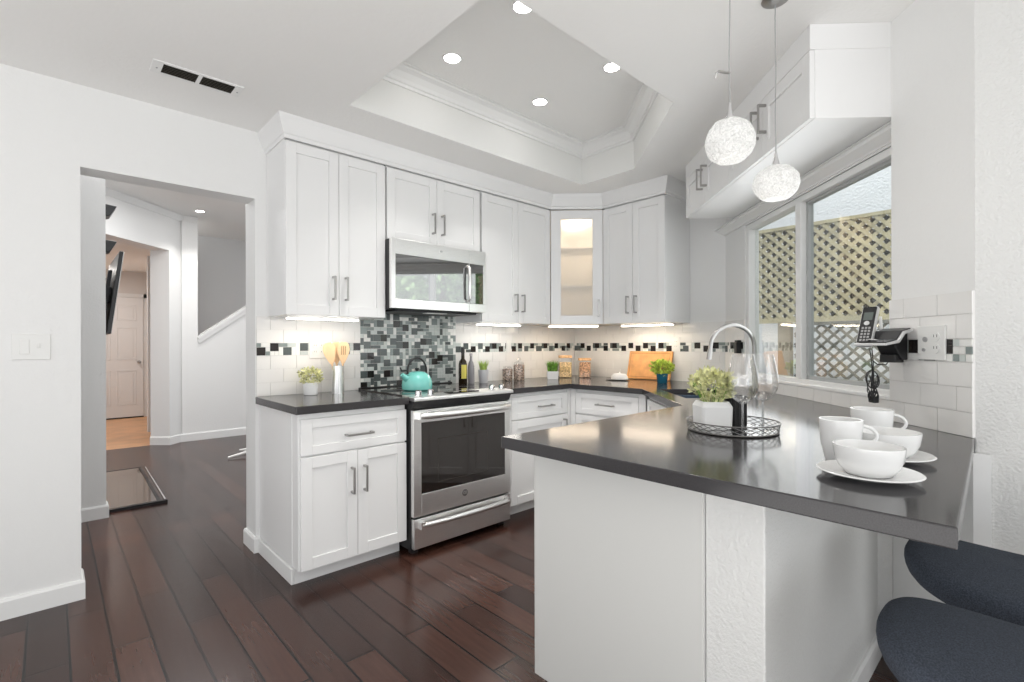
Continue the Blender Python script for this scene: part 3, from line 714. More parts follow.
em = m.build('badge', STEEL, md, loc=(0.37, 0.0, 1.838)); em.rotation_euler = (PI / 2, 0, 0)
text(md, 'GE', 0.014, (0.37, -0.003, 1.838), (PI / 2, 0, 0), STEELD)
m = MB(); m.box(0.05, 0.05, z0 - .012, W - .05, 0.36, z0); m.build('grease_filter', BLACKM, t)
m = MB(); m.box(0.30, 0.06, z0 - .016, 0.46, 0.12, z0 - .011); m.build('task_lamp', PLASTIC, t)

# under cabinet lights
def strip(loc, rz, L, label, m_, power, col):
    t = thing('under_cabinet_light', label, 'light', (loc[0], loc[1], UZ0), rz, 'led strips under the wall cabinets')
    m = MB(); m.box(0, 0, -0.012, L, 0.035, 0); m.build('housing', PLASTIC, t)
    m = MB(); m.box(0.004, -0.002, -0.020, L - .004, 0.037, -0.012); m.build('lens', m_, t)
    c = Vector((L / 2, 0.02, -0.025)); q = Rz(rz, (loc[0], loc[1], UZ0)) @ c
    area('strip_glow', tuple(q), (0, 0, rz), L, power, col, 0.05)
WARM = (1, 0.80, 0.58)
strip((0.985, 2.93), 0, 0.43, 'bright led strip under the wall cabinet nearest the doorway', LIGHTC, 0.8, (1, 0.88, 0.75))
strip((2.385, 2.93), 0, 0.44, 'bright led strip under the wall cabinet right of the microwave', LIGHTC, 0.75, (1, 0.94, 0.86))
strip((3.125, 2.90), -PI / 4, 0.43, 'bright warm led strip under the glass-door corner cabinet', LIGHTW, 1.5, WARM)
strip((3.56, 2.46), -PI / 2, 0.47, 'bright led strip under the wall cabinet beside the window', LIGHTW, 1.2, (1, 0.84, 0.66))

# recessed ceiling lights
def downlight(x, y, z, label, p=3.6, r=0.043):
    t = thing('recessed_light', label, 'light', (x, y, z), 0, 'round recessed lights in the tray ceiling' if z > 2.7 and z < 2.8 else None)
    m = MB(); m.lathe([(r, 0), (r + .011, 0), (r + .009, -.005), (r, -.004)], seg=28, ring=True); m.build('trim_ring', TRIM, t, smooth=True)
    m = MB(); m.lathe([(0, -.003), (r, -.003), (r, 0), (0, 0)], seg=28); m.build('lens', LAMPE, t)
    area('downlight_beam', (x, y, z - .012), (0, 0, 0), 0.08, p, (1, 0.97, 0.93), shape='DISK', spread=math.radians(92))
downlight(1.584, 1.622, HT, 'recessed light in the tray ceiling cut by the top of the picture')
downlight(1.588, 2.175, HT, 'leftmost recessed light in the tray ceiling')
downlight(2.286, 2.188, HT, 'lowest recessed light, nearest the far corner of the tray ceiling')
downlight(2.295, 1.640, HT, 'rightmost recessed light in the tray ceiling')
downlight(1.337, 7.032, 2.86, 'round recessed light in the hall ceiling seen through the doorway', 4)
area('hall_fill_light', (0.9, 5.2, 2.83), (0, 0, 0), 1.8, 58, (1, 1, 1), 1.8)  # added fill under the hall ceiling, no opening there
area('back_room_light', (0.3, 9.4, 2.40), (0, 0, 0), 0.6, 15, (1, 0.95, 0.90))

# ceiling vent
t = thing('ceiling_vent', 'white two-section register with dark slots in the ceiling near the doorway', 'vent', (0.515, 2.712, H))
m = MB(); x0, x1, y0, y1 = -0.185, 0.178, -0.062, 0.062
m.box(x0, y0, -.005, x1, -0.047, 0); m.box(x0, 0.047, -.005, x1, y1, 0); m.box(x0, -.047, -.005, -0.145, .047, 0); m.box(0.142, -.047, -.005, x1, .047, 0); m.box(-0.010, -.047, -.005, 0.006, .047, 0)
m.build('frame', TRIM, t, bevel=0.001)
m = MB()
for a, b in ((-0.145, -0.010), (0.006, 0.142)):
    for k in range(6):
        y = -0.038 + k * .0152; m.add([(a, y - .002, -.0048), (b, y - .002, -.0048), (b, y + .002, -.0015), (a, y + .002, -.0015)], [(0, 1, 2, 3)])
m.build('louvers', mat('dark taupe louver', (0.22, 0.19, 0.16), 0.5), t)
m = MB(); m.box(-0.145, -.047, -.0012, 0.142, .047, -.0004); m.build('backing', LATDARK, t)
for x in (-0.165, 0.160): m = MB(); m.lathe([(0, -.0095), (0.004, -.0095), (0.004, -.008), (0, -.008)], (x, 0, 0), 10); m.build('screw', GREYP, t)

# switch plates and outlets
def plate(loc, rz, w_, h_, label, kind, gangs=2, name='outlet_plate', cat='outlet'):
    t = thing(name, label, cat, loc, rz)
    m = MB(); m.box(-w_ / 2, -.006, -h_ / 2, w_ / 2, 0, h_ / 2); m.build('plate', PLASTIC, t, bevel=0.002)
    for k in range(gangs):
        x = (k - (gangs - 1) / 2) * 0.046
        kk = kind[k]
        if kk == 's':
            m = MB(); m.box(x - .005, -.014, -.004, x + .005, -.006, .016); m.build('toggle', PLASTIC, t, bevel=0.001)
        elif kk == 'r':
            m = MB(); m.box(x - .016, -.009, -.033, x + .016, -.006, .033); m.build('rocker', PLASTIC, t, bevel=0.002)
        elif kk == 'b':
            m = MB(); m.lathe([(0, 0), (0.009, 0), (0.009, .004), (0, .004)], seg=12); q = m.build('jack', GREYP, t, loc=(x, -.006, .012)); q.rotation_euler = (PI / 2, 0, 0)
            m = MB(); m.lathe([(0, 0), (0.006, 0), (0.006, .004), (0, .004)], seg=12); q = m.build('jack', GREYP, t, loc=(x - .006, -.006, -.025)); q.rotation_euler = (PI / 2, 0, 0)
        else:
            for s in (-1, 1):
                m = MB(); m.lathe([(0, 0), (0.0165, 0), (0.0165, .003), (0, .003)], seg=16); q = m.build('socket', PLASTIC, t, loc=(x, -.006, s * .02)); q.rotation_euler = (PI / 2, 0, 0)
                m = MB(); m.box(x - .007, -.0098, s * .02 - .001, x - .0055, -.0088, s * .02 + .008); m.box(x + .0055, -.0098, s * .02 - .001, x + .007, -.0088, s * .02 + .008); m.lathe([(0, 0), (.003, 0)], (x, -.009, s * .02 - .007), 6)
                m.build('slots', BLACKP, t)
    return t
plate((-0.065, YA, 1.212), 0, 0.128, 0.118, 'white double switch plate on the wall left of the doorway', 'rs', name='switch_plate', cat='switch')
plate((1.245, YA - .010, 1.192), 0, 0.118, 0.118, 'white outlet plate on the tiles behind the wooden utensils', 'oo')
plate((2.885, YA - .010, 1.200), 0, 0.055, 0.10, 'white switch plate on the tiles above the glass canisters of pebbled food', 'r', 1, name='switch_plate', cat='switch')
plate((XB - .010, 2.065, 1.215), -PI / 2, 0.072, 0.118, 'white outlet plate on the tiles just above the cutting board', 'o', 1)
pt = tv(1.778, VW - .010)
plate((*pt, 1.218), RC, 0.118, 0.120, 'large white outlet plate on the tiles right of the cordless phone', 'bo')
# black plug at the band near the window
t = thing('plug_adapter', 'black plug-in adapter on the tiles left of the window', 'adapter', (*tv(3.56, VR - .010), 1.195), RC)
m = MB(); m.box(-.022, -.035, -.045, .022, 0, .035); m.build('body', BLACKP, t, bevel=0.003)
m = MB(); m.box(-.026, -.03, .035, .026, -.004, .048); m.build('cap', BLACKP, t, bevel=0.002)

# ================================================================ PENDANTS
def pendant(x, y, ztop, zc, r, label, seedk, sq):
    t = thing('pendant_light', label, 'pendant light', (x, y, H), 0)
    m = MB(); m.lathe([(0, 0), (0.045, 0), (0.047, -.004), (0.04, -.009), (0.008, -.012), (0, -.012)], seg=28); m.build('canopy', HANDLE, t, smooth=True)
    z1 = zc + r * sq - H
    m = MB(); pts = []
    for k in range(13):
        u = k / 12; pts.append((0.003 * math.sin(u * 7 + seedk), 0.002 * math.sin(u * 9 + 1), -.02 + (z1 + .045 + .02) * u))
    pts[0] = (0, 0, -.02); pts[-1] = (0, 0, z1 + .045)
    m.tube(pts, 0.0018, 6); m.build('cord', GREYP, t, smooth=True)
    m = MB(); m.lathe([(0, z1 + .05), (0.004, z1 + .05), (0.006, z1 + .03), (0.012, z1 + .008), (0.012, z1 - .004), (0, z1 - .004)], seg=16); m.build('socket', CHROME, t, smooth=True)
    random.seed(seedk)
    bm = bmesh.new(); bmesh.ops.create_icosphere(bm, subdivisions=4, radius=r)
    for v in bm.verts:
        n = v.co.normalized()
        k = 1 + 0.022 * math.sin(n.x * 9 + seedk * 3) * math.sin(n.y * 8 + 2) + 0.012 * math.sin(n.z * 17 + n.x * 11)
        v.co = n * r * k; v.co.z = max(-0.86 * r, min(0.90 * r, v.co.z)) * sq
    me = bpy.data.meshes.new('shade'); bm.to_mesh(me); bm.free(); me.materials.append(GLOBE)
    for p in me.polygons: p.use_smooth = True
    o = bpy.data.objects.new('shade', me); COL.objects.link(o); o.parent = t; o.location = (0, 0, zc - H)
    l = bpy.data.lights.new('pendant_bulb', 'POINT'); l.energy = 0.7; l.shadow_soft_size = 0.05; l.color = (1, .96, .9)
    lo = bpy.data.objects.new('pendant_bulb', l); COL.objects.link(lo); lo.location = (x, y, zc - r * sq - .16)
    return t
pendant(1.576, 0.677, H, 1.857, 0.0745, 'crackled glass globe pendant light, the nearer left one over the bar', 1, 0.98)
pendant(1.934, 0.664, H, 1.800, 0.077, 'squashed crackled glass pendant light, the farther right one before the window', 2, 0.86)
m = MB(); m.tube([(1.553, 0.712, 2.068), (1.545, 0.708, 2.062), (1.541, 0.704, 2.072), (1.549, 0.70, 2.079), (1.565, 0.685, 2.075), (1.576, 0.677, 2.075)], 0.004, 8)
tag(m.build('cord_clip', HANDLE, smooth=True), 'small metal clip on the cord above the left pendant', 'clip')

# ================================================================ STOOLS
def stool(x, y, label, rz=0):
    t = thing('bar_stool', label, 'stool', (x, y, 0), rz, 'upholstered bar stools at the bar')
    bm = bmesh.new(); n = 40; rings = []
    prof = [(0.0, -0.072), (0.70, -0.070), (0.88, -0.063), (0.975, -0.042), (1.0, -0.012), (0.985, 0.006), (0.92, 0.018), (0.6, 0.022), (0.0, 0.022)]
    vs = []; fs = []; rx, ry = 0.198, 0.238
    for i, (k, z) in enumerate(prof):
        for j in range(n):
            a = 2 * PI * j / n; cx_ = math.copysign(abs(math.cos(a)) ** 0.75, math.cos(a)); sy_ = math.copysign(abs(math.sin(a)) ** 0.75, math.sin(a))
            X, Y = rx * k * cx_, ry * k * sy_
            vs.append((X, Y, z - 0.30 * X * X + 0.45 * Y * Y - .01))
    for i in range(len(prof) - 1):
        for j in range(n): fs.append((i * n + j, i * n + (j + 1) % n, (i + 1) * n + (j + 1) % n, (i + 1) * n + j))
    m = MB(); m.add([(p[0], p[1], p[2] + 0.640) for p in vs], fs); s_ = m.build('seat', FABRIC, t, smooth=True)
    sb = s_.modifiers.new('sub', 'SUBSURF'); sb.levels = 1; sb.render_levels = 1
    m = MB(); m.box(-.13, -.13, .545, .13, .13, .574); m.build('seat_plate', BLACKM, t, bevel=0.003)
    ends = []
    for sx in (-1, 1):
        for sy in (-1, 1):
            a = (sx * .115, sy * .115, .548); b = (sx * .19, sy * .19, 0.0); ends.append((a, b))
            m = MB(); m.tube([a, b], 0.012, 10); m.build('leg', BLACKM, t, smooth=True)
    fz = .20; k = (.548 - fz) / .548; c = .115 + .075 * k
    for q in (((-c, -c), (c, -c)), ((c, -c), (c, c)), ((c, c), (-c, c)), ((-c, c), (-c, -c))):
        m = MB(); m.tube([(*q[0], fz), (*q[1], fz)], 0.008, 8); m.build('footrest', BLACKM, t, smooth=True)
    return t
stool(1.275, 0.000, 'dark blue-grey fabric bar stool in the bottom right corner, nearest stool')
stool(1.765, 0.030, 'dark blue-grey fabric bar stool behind the nearest stool, against the right wall side')

# ================================================================ THINGS ON THE BAR
def foliage(parent, c, r, n, m_, L, W_, name='leaves', up=0.3, sq=0.8, base_=None):
    m = MB()
    for k in range(n):
        d = Vector((random.gauss(0, 1), random.gauss(0, 1), random.gauss(0, 1))).normalized()
        q = Vector(c) + Vector((d.x, d.y, d.z * sq)) * r * random.uniform(0.45, 1.0)
        if base_ is not None and q.z < base_: q.z = base_ + random.uniform(0, .01)
        dd = (d + Vector((random.uniform(-.6, .6), random.uniform(-.6, .6), up + random.uniform(-.3, .5)))).normalized()
        m.leaf(q, dd, L * random.uniform(.7, 1.2), W_ * random.uniform(.7, 1.2))
    return m.build(name, m_, parent)
def blades(parent, c, r0, r1, n, hgt, m_, wd=0.004, name='blades'):
    m = MB()
    for k in range(n):
        a = random.uniform(0, 2 * PI); r = r0 * math.sqrt(random.random()); b = Vector((c[0] + r * math.cos(a), c[1] + r * math.sin(a), c[2]))
        h_ = hgt * random.uniform(.65, 1.05); out = r1 * random.uniform(.2, 1) * h_ / hgt; a += random.uniform(-.6, .6)
        t_ = b + Vector((math.cos(a) * out, math.sin(a) * out, h_)); md_ = b + Vector((math.cos(a) * out * .35, math.sin(a) * out * .35, h_ * .6))
        u = Vector((-math.sin(a), math.cos(a), 0)) * wd / 2
        m.add([tuple(b - u), tuple(b + u), tuple(md_ + u * .8), tuple(md_ - u * .8), tuple(t_)], [(0, 1, 2, 3), (3, 2, 4)])
    return m.build(name, m_, parent)

# wire tray
tc = (1.738, 0.742)
t = thing('wire_tray', 'round silver wire tray with diamond lattice rim on the bar top', 'tray', (*tc, HC))
m = MB(); m.lathe([(0, 0.004), (0.144, 0.004), (0.144, 0.006), (0, 0.006)], seg=40); m.build('base', mat('mirror tray base', (0.5, 0.5, 0.5), 0.12, 1.0), t)
m = MB(); N = 28; r = .150; hh = .034
def ring(rr, z, th):
    m.tube([(rr * math.cos(2 * PI * k / 48), rr * math.sin(2 * PI * k / 48), z) for k in range(49)], th, 6, cap=False)
ring(.144, .004, .003); ring(r, hh, .0022)
for k in range(N):
    for s in (-1, 1):
        pts = []
        for q in range(5):
            u = q / 4; a = 2 * PI * (k + s * 2.2 * u) / N; rr = .144 + (r - .144) * u; pts.append((rr * math.cos(a), rr * math.sin(a), .004 + (hh - .004) * u))
        m.tube(pts, .0012, 5)
m.build('lattice_rim', mat('antique silver wire', (0.20, 0.195, 0.19), 0.3, 1.0), t, smooth=True)
for k in range(3):
    a = 2 * PI * k / 3 + .4; q = MB(); q.lathe([(0, 0), (.007, 0), (.007, .004), (0, .004)], (.13 * math.cos(a), .13 * math.sin(a), 0), 10); q.build('foot', BLACKM, t)
ZT = HC + .0065
# planter on tray
pc = (1.700, 0.795)
t = thing('potted_plant', 'pale green leafy plant in a white faceted pot on the wire tray', 'plant', (*pc, ZT), head - PI / 2)
m = MB(); a = .062
def octo(h_, k): return [(-h_, -h_ + k), (-h_ + k, -h_), (h_ - k, -h_), (h_, -h_ + k), (h_, h_ - k), (h_ - k, h_), (-h_ + k, h_), (-h_, h_ - k)]
lv = [(0, .047, .010), (.012, .051, .012), (.078, .053, .012), (.096, .045, .017), (.096, .040, .015), (.078, .039, .015)]
vs = []; fs = []
for z, hw_, k_ in lv: vs += [(x, y, z) for x, y in octo(hw_, k_ * .6)]
for i in range(len(lv) - 1):
    for j in range(8): fs.append((i * 8 + j, i * 8 + (j + 1) % 8, (i + 1) * 8 + (j + 1) % 8, (i + 1) * 8 + j))
fs.append(tuple(range(8))[::-1]); fs.append(tuple(40 + j for j in range(8)))
m.add(vs, fs); m.build('pot', WHITEM, t, bevel=0.002)
foliage(t, (0, 0, .150), .070, 430, LEAFP, .024, .020, sq=.78, base_=.085)
m = MB()
for k in range(22):
    a = random.uniform(0, 2 * PI); b = Vector((.02 * math.cos(a), .02 * math.sin(a), .07)); m.tube([b, b + Vector((.05 * math.cos(a), .05 * math.sin(a), .09))], .0012, 5)
m.build('stems', GRASS, t)
# black ribbed holder
t = thing('black_canister', 'black ribbed canister behind the wine glass stem on the wire tray', 'canister', (1.800, 0.757, ZT))
m = MB(); N = 36; vs = []; fs = []
lvs = [(0, 0), (.0, 1), (.105, 1), (.105, .8), (.02, .8)]
prof = [(0.0, 0.0), (0.036, 0.0), (0.036, 0.110), (0.031, 0.110), (0.031, 0.02), (0, 0.02)]
m.lathe(prof, seg=36)
for k in range(18):
    a = 2 * PI * k / 18; m.tube([(0.036 * math.cos(a), 0.036 * math.sin(a), 0.002), (0.036 * math.cos(a), 0.036 * math.sin(a), 0.108)], .003, 6)
m.build('body', BLACKP, t, smooth=True)
# wine glasses
def wineglass(x, y, z, label):
    t = thing('wine_glass', label, 'wine glass', (x, y, z), 0, 'tall empty wine glasses on the wire tray')
    th = .0012
    bowl = [(.004, .094), (.016, .099), (.034, .114), (.046, .136), (.0500, .160), (.047, .195), (.038, .240), (.0345, .260), (.0337, .260), (.037, .240), (.046, .195), (.049, .160), (.045, .137), (.033, .116), (.015, .102), (0, .099)]
    m = MB(); m.lathe([(0, .093)] + bowl, seg=32); m.build('bowl', WINEG, t, smooth=True)
    m = MB(); m.lathe([(0, .004), (.0045, .005), (.0038, .03), (.0036, .08), (.0045, .098), (0, .099)], seg=14); m.build('stem', WINES, t, smooth=True)
    m = MB(); m.lathe([(0, 0), (.034, 0), (.0345, .0012), (.012, .0035), (.004, .006), (0, .006)], seg=28); m.build('foot', WINEG, t, smooth=True)
wineglass(1.700, 0.690, ZT, 'left tall empty wine glass on the wire tray')
wineglass(1.826, 0.672, ZT, 'right tall empty wine glass on the wire tray')
# mugs and cups
def handle_loop(parent, r, z0, z1, out, th, ang, m_):
    pts = []
    for k in range(11):
        a = PI * k / 10; pts.append(Vector(((r - .004 + out * math.sin(a)) * math.cos(ang), (r - .004 + out * math.sin(a)) * math.sin(ang), z1 + (z0 - z1) * (1 - math.cos(a)) / 2)))
    m = MB(); m.tube(pts, th, 10); return m.build('handle', m_, parent, smooth=True)
def mug(x, y, r, hh_, label, ang):
    t = thing('mug', label, 'mug', (x, y, HC))
    m = MB(); m.lathe([(0, 0), (r * .70, 0), (r * .74, .006), (r * .93, hh_ * .45), (r, hh_ * .9), (r, hh_), (r - .004, hh_), (r - .0045, hh_ * .9), (r * .86, hh_ * .45), (r * .67, .012), (0, .010)], seg=36); m.build('body', WHITEC, t, smooth=True)
    handle_loop(t, r, hh_ * .40, hh_ * .86, .033, .0045, ang, WHITEC)
mug(1.484, 0.356, .048, .108, 'tall white mug standing behind the front cup and saucer', -1.15)
mug(1.800, 0.352, .054, .106, 'tall white mug farthest back, below the phone cables', -1.2)
def cup(x, y, r, label, ls, ls_r):
    t = thing('saucer', ls, 'saucer', (x, y, HC), 0, 'white saucers')
    m = MB(); m.lathe([(0, 0), (.050, 0), (.055, .004), (ls_r - .002, .013), (ls_r, .015), (ls_r - .003, .017), (.055, .009), (.045, .0075), (0, .0075)], seg=44); m.build('dish', WHITEC, t, smooth=True)
    t = thing('cup', label, 'cup', (x, y, HC + .0088), 0, 'white cups')
    k = r / .078
    m = MB(); m.lathe([(0, 0), (.050 * k, 0), (.054 * k, .004), (.066 * k, .016), (.0745 * k, .034), (.078 * k, .058), (.0782 * k, .064), (.0745 * k, .064), (.071 * k, .036), (.062 * k, .019), (.048 * k, .010), (0, .008)], seg=44); m.build('body', WHITEC, t, smooth=True)
    handle_loop(t, .070, .020, .052, .024, .005, math.atan2(y, x), WHITEC)
cup(1.348, 0.270, .068, 'wide white cup in front, on the nearest saucer', 'nearest white saucer under the front wide cup', .101)
cup(1.600, 0.288, .080, 'wide white cup farther back, half hidden by the front cup', 'white saucer farther back, near the tiled wall', .108)

# ================================================================ THINGS ON THE LEFT COUNTER
t = thing('potted_plant', 'small pale leafy plant in a round white pot left of the utensil holder', 'plant', (1.155, 3.04, HC))
m = MB(); m.lathe([(0, 0), (.036, 0), (.040, .004), (.044, .075), (.040, .075), (.038, .06), (0, .06)], seg=28); m.build('pot', WHITEM, t, smooth=True)
foliage(t, (0, 0, .115), .068, 360, LEAFP, .022, .014, sq=.7, base_=.07); 
t = thing('utensil_holder', 'ribbed steel utensil holder on the counter left of the range', 'holder', (1.322, 3.03, HC))
m = MB(); m.lathe([(0, 0), (.037, 0), (.037, .172), (.034, .172), (.034, .004), (0, .004)], seg=32); m.build('body', STEEL, t, smooth=True)
m = MB()
for k in range(6):
    a = k * PI / 3 + .2; m.tube([(.0375 * math.cos(a), .0375 * math.sin(a), .002), (.0375 * math.cos(a), .0375 * math.sin(a), .170)], .0015, 6)
m.build('ribs', HANDLE, t)
def spoon(x, y, tilt, label, slots, ang=0):
    t = thing('wooden_utensil', label, 'utensil', (x, y, HC + .006), ang, 'wooden utensils in the steel holder'); t.rotation_euler = (0.0, tilt, ang)
    m = MB(); m.tube([(0, 0, 0), (0, 0, .20)], .006, 10); m.build('handle', WOODU, t, smooth=True)
    m = MB()
    prof = [(.008, .18), (.020, .205), (.034, .245), (.038, .272), (.032, .300), (.017, .316)]
    pl = [(x_, z_) for x_, z_ in prof] + [(-x_, z_) for x_, z_ in prof[::-1]]
    n = len(pl); m.add([(x_, -.004, z_) for x_, z_ in pl] + [(x_, .004, z_) for x_, z_ in pl], [tuple(range(n)), tuple(range(n, 2 * n))[::-1]] + [(i, (i + 1) % n, n + (i + 1) % n, n + i) for i in range(n)])
    h_ = m.build('head', WOODU, t, bevel=0.002)
    if slots:
        m = MB()
        for s in (-1, 0, 1): m.box(s * .011 - .0022, -.0046, .235, s * .011 + .0022, .0046, .290)
        m.build('slots', mat('slot shadow wood', (0.30, 0.17, 0.08), .8), h_)
spoon(1.316, 3.018, -.19, 'wooden spatula leaning left in the steel utensil holder', False, -.4)
spoon(1.338, 3.012, .04, 'slotted wooden spatula standing upright in the steel utensil holder', True, -.4)
spoon(1.328, 3.048, -.03, 'wooden spoon standing behind the slotted spatula', False, -.4)
spoon_post = None
# kettle
t = thing('kettle', 'teal enamel kettle with black arched handle on the cooktop', 'kettle', (1.755, 2.80, 0.9228), 0.0)
m = MB(); m.lathe([(0, 0), (.092, 0), (.098, .006), (.100, .030), (.096, .062), (.082, .092), (.058, .112), (.036, .120), (0, .121)], seg=40); m.build('body', TEAL, t, smooth=True)
vd = Vector((-.80, -.1, 0)).normalized()
m = MB(); m.tube([vd * .072 + Vector((0, 0, .070)), vd * .100 + Vector((0, 0, .085)), vd * .122 + Vector((0, 0, .105))], [.024, .019, .014], 14); m.build('spout', TEAL, t, smooth=True)
m = MB(); m.lathe([(0, 0), (.010, .0), (.008, .008), (.014, .014), (.014, .022), (0, .026)], (0, 0, .119), 16); m.build('lid_knob', BLACKP, t, smooth=True)
m = MB(); pts = []
for k in range(17):
    a = PI * (k / 16) * 1.12 - .19; pts.append(vd * (-.078 * math.cos(a)) * -1 + Vector((0, 0, .122 + .085 * math.sin(a))))
m.tube(pts, .0065, 10); m.build('handle', BLACKP, t, smooth=True)
m = MB(); m.tube([vd * .075 + Vector((0, 0, .13)), vd * .125 + Vector((0, 0, .128)), vd * .135 + Vector((0, 0, .15))], .005, 8); m.build('spout_lever', BLACKP, t, smooth=True)

# right of the range
def jar_body(prof): return prof
t = thing('bottle', 'dark oil bottle with a yellow label right of the cooktop', 'bottle', (2.305, 3.03, HC))
m = MB(); m.lathe([(0, 0), (.030, 0), (.033, .004), (.033, .150), (.028, .175), (.014, .195), (.0125, .260), (0, .260)], seg=24); m.build('body', WINEB, t, smooth=True)
m = MB(); m.lathe([(.0145, 0), (.0145, .045), (0, .045)], (0, 0, .240), 16); m.lathe([(0, 0), (.0145, 0)], (0, 0, .240), 16); m.build('cap', BLACKP, t, smooth=True)
m = MB(); vs = []; fs = []
for k in range(9):
    a = -2.55 + k * .16; 
    for z in (.045, .150): vs.append((.0338 * math.cos(a), .0338 * math.sin(a), z))
for k in range(8): fs.append((2 * k, 2 * k + 2, 2 * k + 3, 2 * k + 1))
m.add(vs, fs); m.build('label', YLABEL, t)
t = thing('bottle', 'smoky grey glass bottle beside the dark oil bottle', 'bottle', (2.400, 3.05, HC))
m = MB(); m.lathe([(0, 0), (.024, 0), (.026, .004), (.026, .130), (.020, .160), (.010, .180), (.009, .215), (0, .215)], seg=24); m.build('body', GREYB, t, smooth=True)
m = MB(); m.lathe([(0, .213), (.012, .213), (.012, .235), (0, .235)], seg=16); m.build('cap', HANDLE, t, smooth=True)
t = thing('potted_plant', 'small lime green grass in a grey-white tapered pot right of the bottles', 'plant', (2.50, 3.02, HC))
m = MB(); m.lathe([(0, 0), (.030, 0), (.033, .004), (.043, .105), (.039, .105), (.037, .09), (0, .09)], seg=28); m.build('pot', mat('pale grey ceramic', (0.66, 0.66, 0.68), .3), t, smooth=True)
blades(t, (0, 0, .09), .025, .05, 170, .095, GRASSL)
def jar(x, y, r, hh_, fill, fm, lidm, label, knob=False, square=False, grp=None):
    t = thing('glass_jar', label, 'jar', (x, y, HC), 0, grp)
    if square:
        m = MB(); m.M = Rz(-PI / 4); m.box(-r, -r, 0, r, r, hh_); m.build('body', CLEAR, t, bevel=.006)
        m = MB(); m.M = Rz(-PI / 4); m.box(-r + .003, -r + .003, .004, r - .003, r - .003, fill); m.build('contents', fm, t, bevel=.005)
        m = MB(); m.M = Rz(-PI / 4); m.box(-r - .002, -r - .002, hh_, r + .002, r + .002, hh_ + .022); m.build('lid', lidm, t, bevel=.003)
    else:
        m = MB(); m.lathe([(0, 0), (r * .96, 0), (r, .005), (r, hh_ * .85), (r * .82, hh_), (0, hh_)], seg=28); m.build('body', CLEAR, t, smooth=True)
        m = MB(); m.lathe([(0, .004), (r - .004, .004), (r - .003, fill * .96), (r * .8, fill), (0, fill + .003)], seg=24); m.build('contents', fm, t, smooth=True)
        m = MB(); m.lathe([(0, hh_), (r * .8, hh_), (r * .84, hh_ + .008), (r * .6, hh_ + .014), (0, hh_ + .016)] , seg=24)
        if knob: m.lathe([(0, 0), (.006, 0), (.016, .012), (.018, .022), (.010, .034), (0, .037)], (0, 0, hh_ + .014), 16)
        m.build('lid', lidm, t, smooth=True)
jar(2.785, 3.05, .044, .110, .100, PEBB, CLEAR, 'short glass jar of mottled dried food, left of the knobbed one')
jar(2.870, 3.00, .048, .145, .135, PEBB, CLEAR, 'glass jar of mottled dried food with a glass ball knob on its lid', knob=True)
t = thing('potted_plant', 'bright green grass plant in a square white pot in the corner', 'plant', (3.205, 2.925, HC), -PI / 4)
m = MB()
vs = []
for z, a in ((0, .044), (.070, .050), (.070, .045), (.06, .044)): vs += [(-a, -a, z), (a, -a, z), (a, a, z), (-a, a, z)]
fs = [(3, 2, 1, 0), (12, 13, 14, 15)]
for i in range(3):
    for j in range(4): fs.append((i * 4 + j, i * 4 + (j + 1) % 4, (i + 1) * 4 + (j + 1) % 4, (i + 1) * 4 + j))
m.add(vs, fs); m.build('pot', WHITEM, t, bevel=.003)
blades(t, (0, 0, .058), .04, .045, 420, .105, GRASS)
jar(3.440, 2.985, .056, .180, .140, PASTA, CORK, 'tall square glass jar of pasta with a cork lid behind the grass plant', square=True)
jar(3.565, 2.86, .052, .155, .140, SNACK, CORK, 'square glass jar of dark dried fruit with a cork lid, right of the pasta jar', square=True)
# white dish on a plate
t = thing('plate', 'thin dark plate on the counter left of the cutting board', 'plate', (3.50, 2.455, HC), -PI / 2)
m = MB(); m.lathe([(0, 0), (.06, 0), (.100, .006), (.102, .008), (.06, .004), (0, .004)], seg=36, sx=1.1, sy=.7); m.build('dish', mat('dark grey stoneware', (.08, .08, .085), .3), t, smooth=True)
t = thing('butter_dish', 'white domed dish sitting on the thin dark plate', 'dish', (3.50, 2.435, HC + .006), -PI / 2)
m = MB(); m.lathe([(0, .001), (.070, .001), (.074, .006), (.068, .030), (.050, .048), (0, .052)], seg=32, sx=1.1, sy=.62); m.build('cover', WHITEM, t, smooth=True)
m = MB(); m.lathe([(0, 0), (.008, 0), (.010, .006), (0, .011)], (0, 0, .050), 14); m.build('knob', WHITEM, t, smooth=True)
# cutting board
t = thing('cutting_board', 'honey bamboo cutting board leaning on the back tiles', 'cutting board', (3.700, 2.295, HC + .0045), -PI / 2); t.rotation_euler = (math.radians(-13), 0, -PI / 2)
m = MB(); m.box(-.208, 0, 0, .208, .018, .245); bd = m.build('board', BAMBOO, t, bevel=.006, loc=(0, 0, 0))
m = MB()
for q in ((-.19, .018, .19, .022), (-.19, .223, .19, .227), (-.19, .018, -.186, .227), (.186, .018, .19, .227)): m.box(q[0], -.0012, q[1], q[2], .003, q[3])
m.build('juice_groove', mat('dark bamboo groove', (.42, .19, .06), .5), bd)
t = thing('potted_plant', 'yellow-green leafy plant in a dark blue pot in front of the cutting board', 'plant', (3.47, 2.02, HC))
m = MB(); m.lathe([(0, 0), (.034, 0), (.038, .005), (.043, .075), (.039, .075), (.037, .06), (0, .06)], seg=28); m.build('pot', BLUEP, t, smooth=True)
foliage(t, (0, 0, .120), .082, 420, LEAFY, .032, .020, sq=.60, base_=.07)

